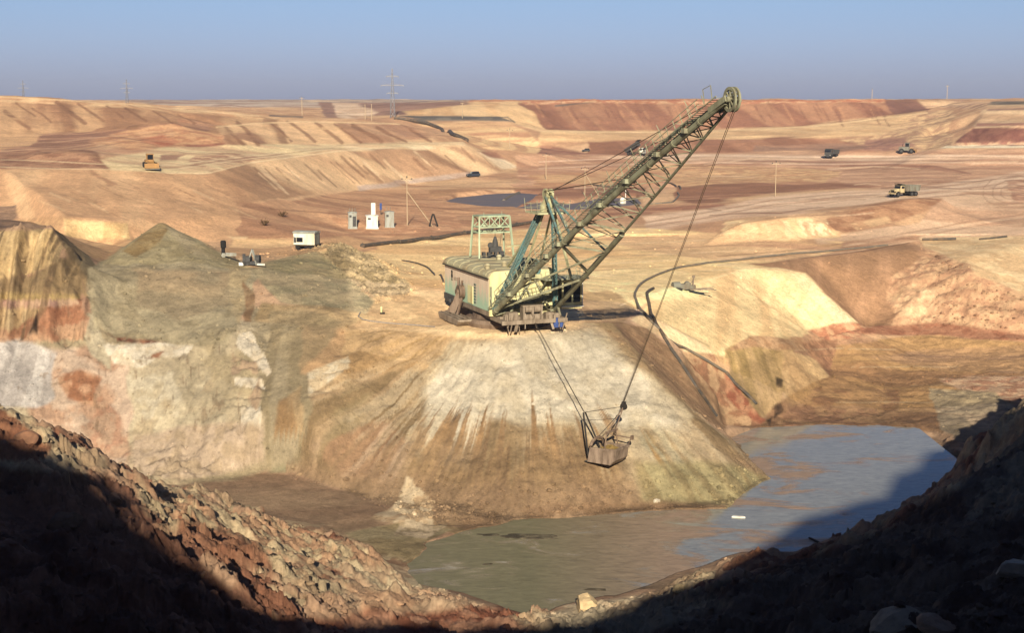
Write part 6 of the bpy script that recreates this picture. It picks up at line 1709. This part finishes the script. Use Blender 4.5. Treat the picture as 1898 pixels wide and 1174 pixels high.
dump_truck((g.x, g.y, g.z), R(-38), "white cabbed dump truck tipping its dark body behind the suspension ropes", M['white'], M['darkgrey'], 'over', 17 * k / 3.6, .5)

def loader(loc, rz, label, s, bodym, name="wheel_loader", cat="loader", group=None):
    t = thing(name, label, cat, loc, rz, group); t.scale = (s, s, s)
    MB().prism([(-3.2, .9), (-.2, .9), (-.2, 2.0), (-3.1, 2.1)], -.95, .95, 'y').build("engine_hood", bodym, t, bevel=.06)
    MB().prism([(-.2, .8), (1.5, .8), (1.6, 1.3), (-.2, 1.7)], -.7, .7, 'y').build("front_frame", bodym, t)
    cb = MB().box((-.5, 0, 1.9), (1.4, 1.5, .5)).box((-.5, 0, 3.38), (1.6, 1.7, .16))
    for x in (-1.15, .15):
        for y in (-.7, .7): cb.box((x, y, 2.75), (.12, .12, 1.2))
    cb = cb.build("cab", bodym, t)
    MB().box((-.5, 0, 2.75), (1.24, 1.36, 1.1)).build("cab_window", M['glass'], cb)
    ar = MB()
    for y in (-.55, .55): ar.bar((.6, y, 1.7), (2.4, y, .75), .24, .34)
    ar.bar((1.6, -.55, 1.2), (1.6, .55, 1.2), .2)
    ar.build("lift_arm", bodym, t)
    MB().prism([(2.3, .15), (3.3, .1), (3.35, .18), (2.5, .35), (2.35, 1.35), (2.2, 1.3)], -1.65, 1.65, 'y').build("blade", bodym, t)
    MB().box((2.95, 0, .12), (.9, 3.32, .1)).build("cutting_edge", M['grey'], t)
    for x in (-2.2, 1.0):
        for y in (-1.15, 1.15): wheel(t, x, y, .78, .55)
    MB().tube((-2.0, .5, 2.0), (-2.0, .5, 3.0), .08, 8).build("exhaust", M['dark'], t)
    return t
g = on(279, 313, 280); k = g.y / FPX
loader((g.x, g.y, g.z), R(-68), "yellow wheel loader with a wide blade on the pale left bench", 27 * k / 3.4, M['yellow'])
g = on(1684, 284, 480); k = g.y / FPX
loader((g.x, g.y, g.z), R(-20), "pale grader with a yellow blade at the foot of the far right bench", 19 * k / 3.4, M['truckgrey'], "grader", "grader")
for ch in COL.objects["grader"].children:
    if ch.name.startswith("blade") or ch.name.startswith("lift_arm"): ch.data = ch.data.copy(); ch.data.materials[0] = M['yellow']

def car(loc, rz, label, s, mat, name="parked_car"):
    t = thing(name, label, "car", loc, rz); t.scale = (s, s, s)
    b = MB().prism([(-2.15, .35), (2.1, .35), (2.2, .7), (2.1, .95), (1.1, 1.05), (-2.1, 1.1), (-2.25, .7)], -.88, .88, 'y').build("body", mat, t, bevel=.06)
    c = MB().prism([(-2.0, 1.08), (1.1, 1.05), (.35, 1.72), (-1.75, 1.78)], -.78, .78, 'y').build("cabin", mat, t, bevel=.05)
    MB().box((.76, 0, 1.4), (.05, 1.4, .8), Matrix.Rotation(-.83, 3, 'Y')).build("windscreen", M['grey'], c)
    for y in (-.79, .79): MB().prism([(-1.75, 1.15), (.75, 1.12), (.3, 1.6), (-1.6, 1.66)], y - .02, y + .02, 'y').build("side_window", M['glass'], c)
    for y in (-.65, .65): MB().box((2.18, y, .75), (.06, .3, .16)).build("headlight", M['white'], b)
    for x in (-1.35, 1.35):
        for y in (-.82, .82): wheel(t, x, y, .36, .24)
    return t
g = on(877, 328, 400); k = g.y / FPX
car((g.x, g.y, g.z), R(-158), "dark car driving along the grey track under the left bench", 10 * k / 1.75, plain("dark_blue_car_paint", (58, 66, 78), .4), "dark_car")
g = on(1086, 281, 560); k = g.y / FPX
car((g.x, g.y, g.z), R(178), "tiny dark car on the far road below the red bench", 6 * k / 1.75, plain("dark_car_paint", (60, 58, 60), .4), "distant_car")

# ---- hose loops and float by the basin, seen under the boom
laid("discharge_hose", [(1030 + 100, 348), (1110, 346), (1096, 343)], .35, M['pipe'], "short dark hose stub lying left of the boom by the dark basin", "hose", ymin=330, step=3)
laid("looped_hose", [(1238, 340), (1252, 346), (1262, 352)], .3, M['pipe'], "dark hose curving to the right of the boom's middle on the brown ground", "hose", ymin=330, step=3)
laid("pale_hose", [(1200, 380), (1225, 378), (1245, 376), (1258, 364), (1256, 358)], .25, M['greypipe'], "pale hose loop on the orange sand right of the boom's middle", "hose", ymin=330, step=3)
g = on(1154, 381, 330); t = thing("white_tank", "small white tank under the boom by the dark basin", "tank", g)
MB().lathe((0, 0, 0), [(.8, 0), (.85, .3), (.85, 1.9), (.5, 2.4)], 16).build("tank_shell", M['white'], t); MB().tube((.9, .4, 0), (.9, .4, 4.6), .12, 6).build("riser", M['white'], t)

# ---- stones
def rock_mesh(name, seed, n=2, sharp=.34):
    import bmesh
    bm = bmesh.new(); bmesh.ops.create_icosphere(bm, subdivisions=n, radius=1)
    rr = random.Random(seed)
    pl = [(Vector((rr.gauss(0, 1), rr.gauss(0, 1), rr.gauss(0, 1))).normalized(), rr.uniform(.5, .85)) for _ in range(9)]
    for v in bm.verts:
        for d, k in pl:
            e = v.co.dot(d) - k
            if e > 0: v.co -= d * e
        v.co *= 1 + rr.uniform(-.05, .05)
    me = bpy.data.meshes.new(name); bm.to_mesh(me); bm.free()
    return me
ROCK = [rock_mesh("stone", s) for s in range(6)]
def boulder(px, py, size, c, label, ymin=60, z=None, flat=1.0, rz=0):
    g = on(px, py, ymin) if z is None else Vector(at_z(px, py, z))
    me = rock_mesh("boulder", hash((px, py)) % 999, 3)
    me.materials.append(paint("boulder_stone_%d" % px, c, tuple(v * .75 for v in c), .4, 1.6, .95, 0, False, .6))
    o = bpy.data.objects.new("boulder", me); COL.objects.link(o)
    o.location = g + Vector((0, 0, size * .25 * flat)); o.scale = (size * 1.2, size, size * .8 * flat); o.rotation_euler = (0, 0, rz)
    return tag(o, label, "boulder", "loose boulders round the pond")
boulder(1090, 1128, 1.5, (226, 196, 146), "big pale boulder on the near pond shore, left of the dark bank", 90, None, .9, .5)
boulder(1885, 1066, 1.1, (176, 164, 146), "pale rounded boulder in the shaded right bank at the photo's edge", 40)
boulder(1660, 1165, 1.4, (150, 134, 112), "broad flat boulder in the shade at the bottom of the right bank", 40, None, .7, .8)
boulder(1740, 1172, 1.0, (150, 122, 98), "reddish boulder beside the broad flat one at the bottom of the right bank", 40, None, .8, 2)
boulder(1216, 931, .45, (236, 220, 190), "small white stone on the cone's shore below the bucket", 150)
boulder(1258, 1096, .6, (200, 176, 130), "yellowish stone at the edge of the shaded bank by the water", 90)
boulder(122, 978, 1.1, (120, 92, 70), "large brown boulder in the deep shade of the left bank", 50)
boulder(210, 930, .8, (150, 110, 80), "lone brown boulder near the shadow's edge on the left bank", 50)
boulder(50, 820, .9, (150, 108, 80), "reddish boulder on the sunlit crest at the photo's left edge", 60)
o = MB().prism([(-.8, -.22), (.1, -.26), (.8, -.12), (.6, .16), (-.1, .14), (-.6, .24)], -.1, .1, 'z').build("floating_slab", M['white'])
o.location = at_z(1369, 959, WATER + .06); o.rotation_euler = (0, 0, R(-12)); tag(o, "thin white slab floating on the pond below the cone's right end", "slab")
b = MB()
b.pipe([at_z(1500, 998, WATER + .05), at_z(1525, 1010, WATER + .1), at_z(1548, 1018, WATER + .12), at_z(1570, 1026, WATER + .05)], .14, 6)
b.pipe([at_z(1520, 1008, WATER + .1), at_z(1540, 1008, WATER + .3)], .08, 5)
tag(b.build("drift_branch", M['dark']), "dark branch lying in the shaded water near the right bank", "branch")

# small loose rubble, far too many to count
def rubble(name, spots, mats):
    V, Fc, mi = [], [], []
    base = [(np.array([v.co[:] for v in rock_lo.vertices]), [tuple(p.vertices) for p in rock_lo.polygons]) for rock_lo in ROCK_LO]
    cs = []
    for (x, y, s, c) in spots:
        vs, fs = base[random.randrange(len(base))]
        a = random.uniform(0, 6.28); ca, sa = math.cos(a), math.sin(a)
        k = np.array([random.uniform(.7, 1.3), random.uniform(.7, 1.2), random.uniform(.5, .9)]) * s
        w = vs * k
        w = np.stack([w[:, 0] * ca - w[:, 1] * sa + x, w[:, 0] * sa + w[:, 1] * ca + y, w[:, 2] + ground(x, y) + s * .12], -1)
        n = len(V); V.extend(map(tuple, w)); Fc.extend(tuple(i + n for i in f) for f in fs); cs.extend([c] * len(vs))
    me = bpy.data.meshes.new(name); me.from_pydata(V, [], Fc)
    at = me.attributes.new("soil", 'FLOAT_COLOR', 'POINT')
    at.data.foreach_set("color", np.concatenate([np.array(cs, np.float32), np.ones((len(cs), 1), np.float32)], 1).ravel())
    me.materials.append(SOIL_MAT)
    o = bpy.data.objects.new(name, me); COL.objects.link(o); o["kind"] = "stuff"
    tag(o, "loose stones and clods scattered over the pit slopes and near banks", "rubble")
    return o
ROCK_LO = [rock_mesh("pebble", 50 + s, 1) for s in range(7)]
spots = []
rr = np.random.default_rng(5)
def scatter(n, u0, u1, y0, y1, smin, smax, keep, gain=(.75, 1.25)):
    c = 0
    while c < n:
        u, y = rr.uniform(u0, u1), math.exp(rr.uniform(math.log(y0), math.log(y1)))
        c += 1
        r, q = np.searchsorted(YR, y), np.searchsorted(UC, u)
        if HZ2[r, q] < WATER + .05 or not keep(r, q): continue
        s = smin * (smax / smin) ** (rr.random() ** 3.4)
        spots.append((u * y, y, s, np.clip(ALB[r, q] * rr.uniform(*gain), .01, .8)))
scatter(14000, -.42, .42, 42, 180, .06, .55, lambda r, q: NEAR[r, q] > .3)
scatter(3500, -.40, .22, 160, 212, .07, .4, lambda r, q: CONE[r, q] > .3 or CLIFF[r, q] > .3)
scatter(5000, -.24, .22, 160, 186, .08, .55, lambda r, q: CONE[r, q] > .4 and HZ2[r, q] < -15.0 and HZ2[r, q] > WATER + .15, (.7, 1.3))
scatter(5000, .30, .42, 235, 310, .10, .5, lambda r, q: LUMP[r, q] > .3, (.42, .9))
scatter(1800, .14, .42, 200, 300, .08, .35, lambda r, q: HILL[r, q] > .3 or MUD[r, q] > .4, (.5, .9))
scatter(2000, -.40, -.05, 195, 260, .08, .45, lambda r, q: GREY[r, q] > .3, (.6, 1.1))
scatter(2500, -.16, -.05, 200, 275, .10, .45, lambda r, q: HEAPS[r, q] > .3, (.5, 1.2))
scatter(1500, -.1, .42, 190, 340, .08, .35, lambda r, q: True)
rubble("rubble", spots, None)
# ================================================================ AIR
# the dusty air over the pit: one even, closed volume round camera and ground
hz = MB().box((0, 1770, 28.5), (4800, 3900, 99))
hm = bpy.data.materials.new("dusty_air"); hm.use_nodes = True
hn, hl = hm.node_tree.nodes, hm.node_tree.links
hn.remove(hn["Principled BSDF"])
pv = hn.new("ShaderNodeVolumePrincipled")
pv.inputs["Color"].default_value = (.80, .84, .92, 1)
pv.inputs["Density"].default_value = .00012
pv.inputs["Anisotropy"].default_value = .2
hl.new(pv.outputs[0], hn["Material Output"].inputs["Volume"])
haze = hz.build("haze", hm)
haze["kind"] = "stuff"
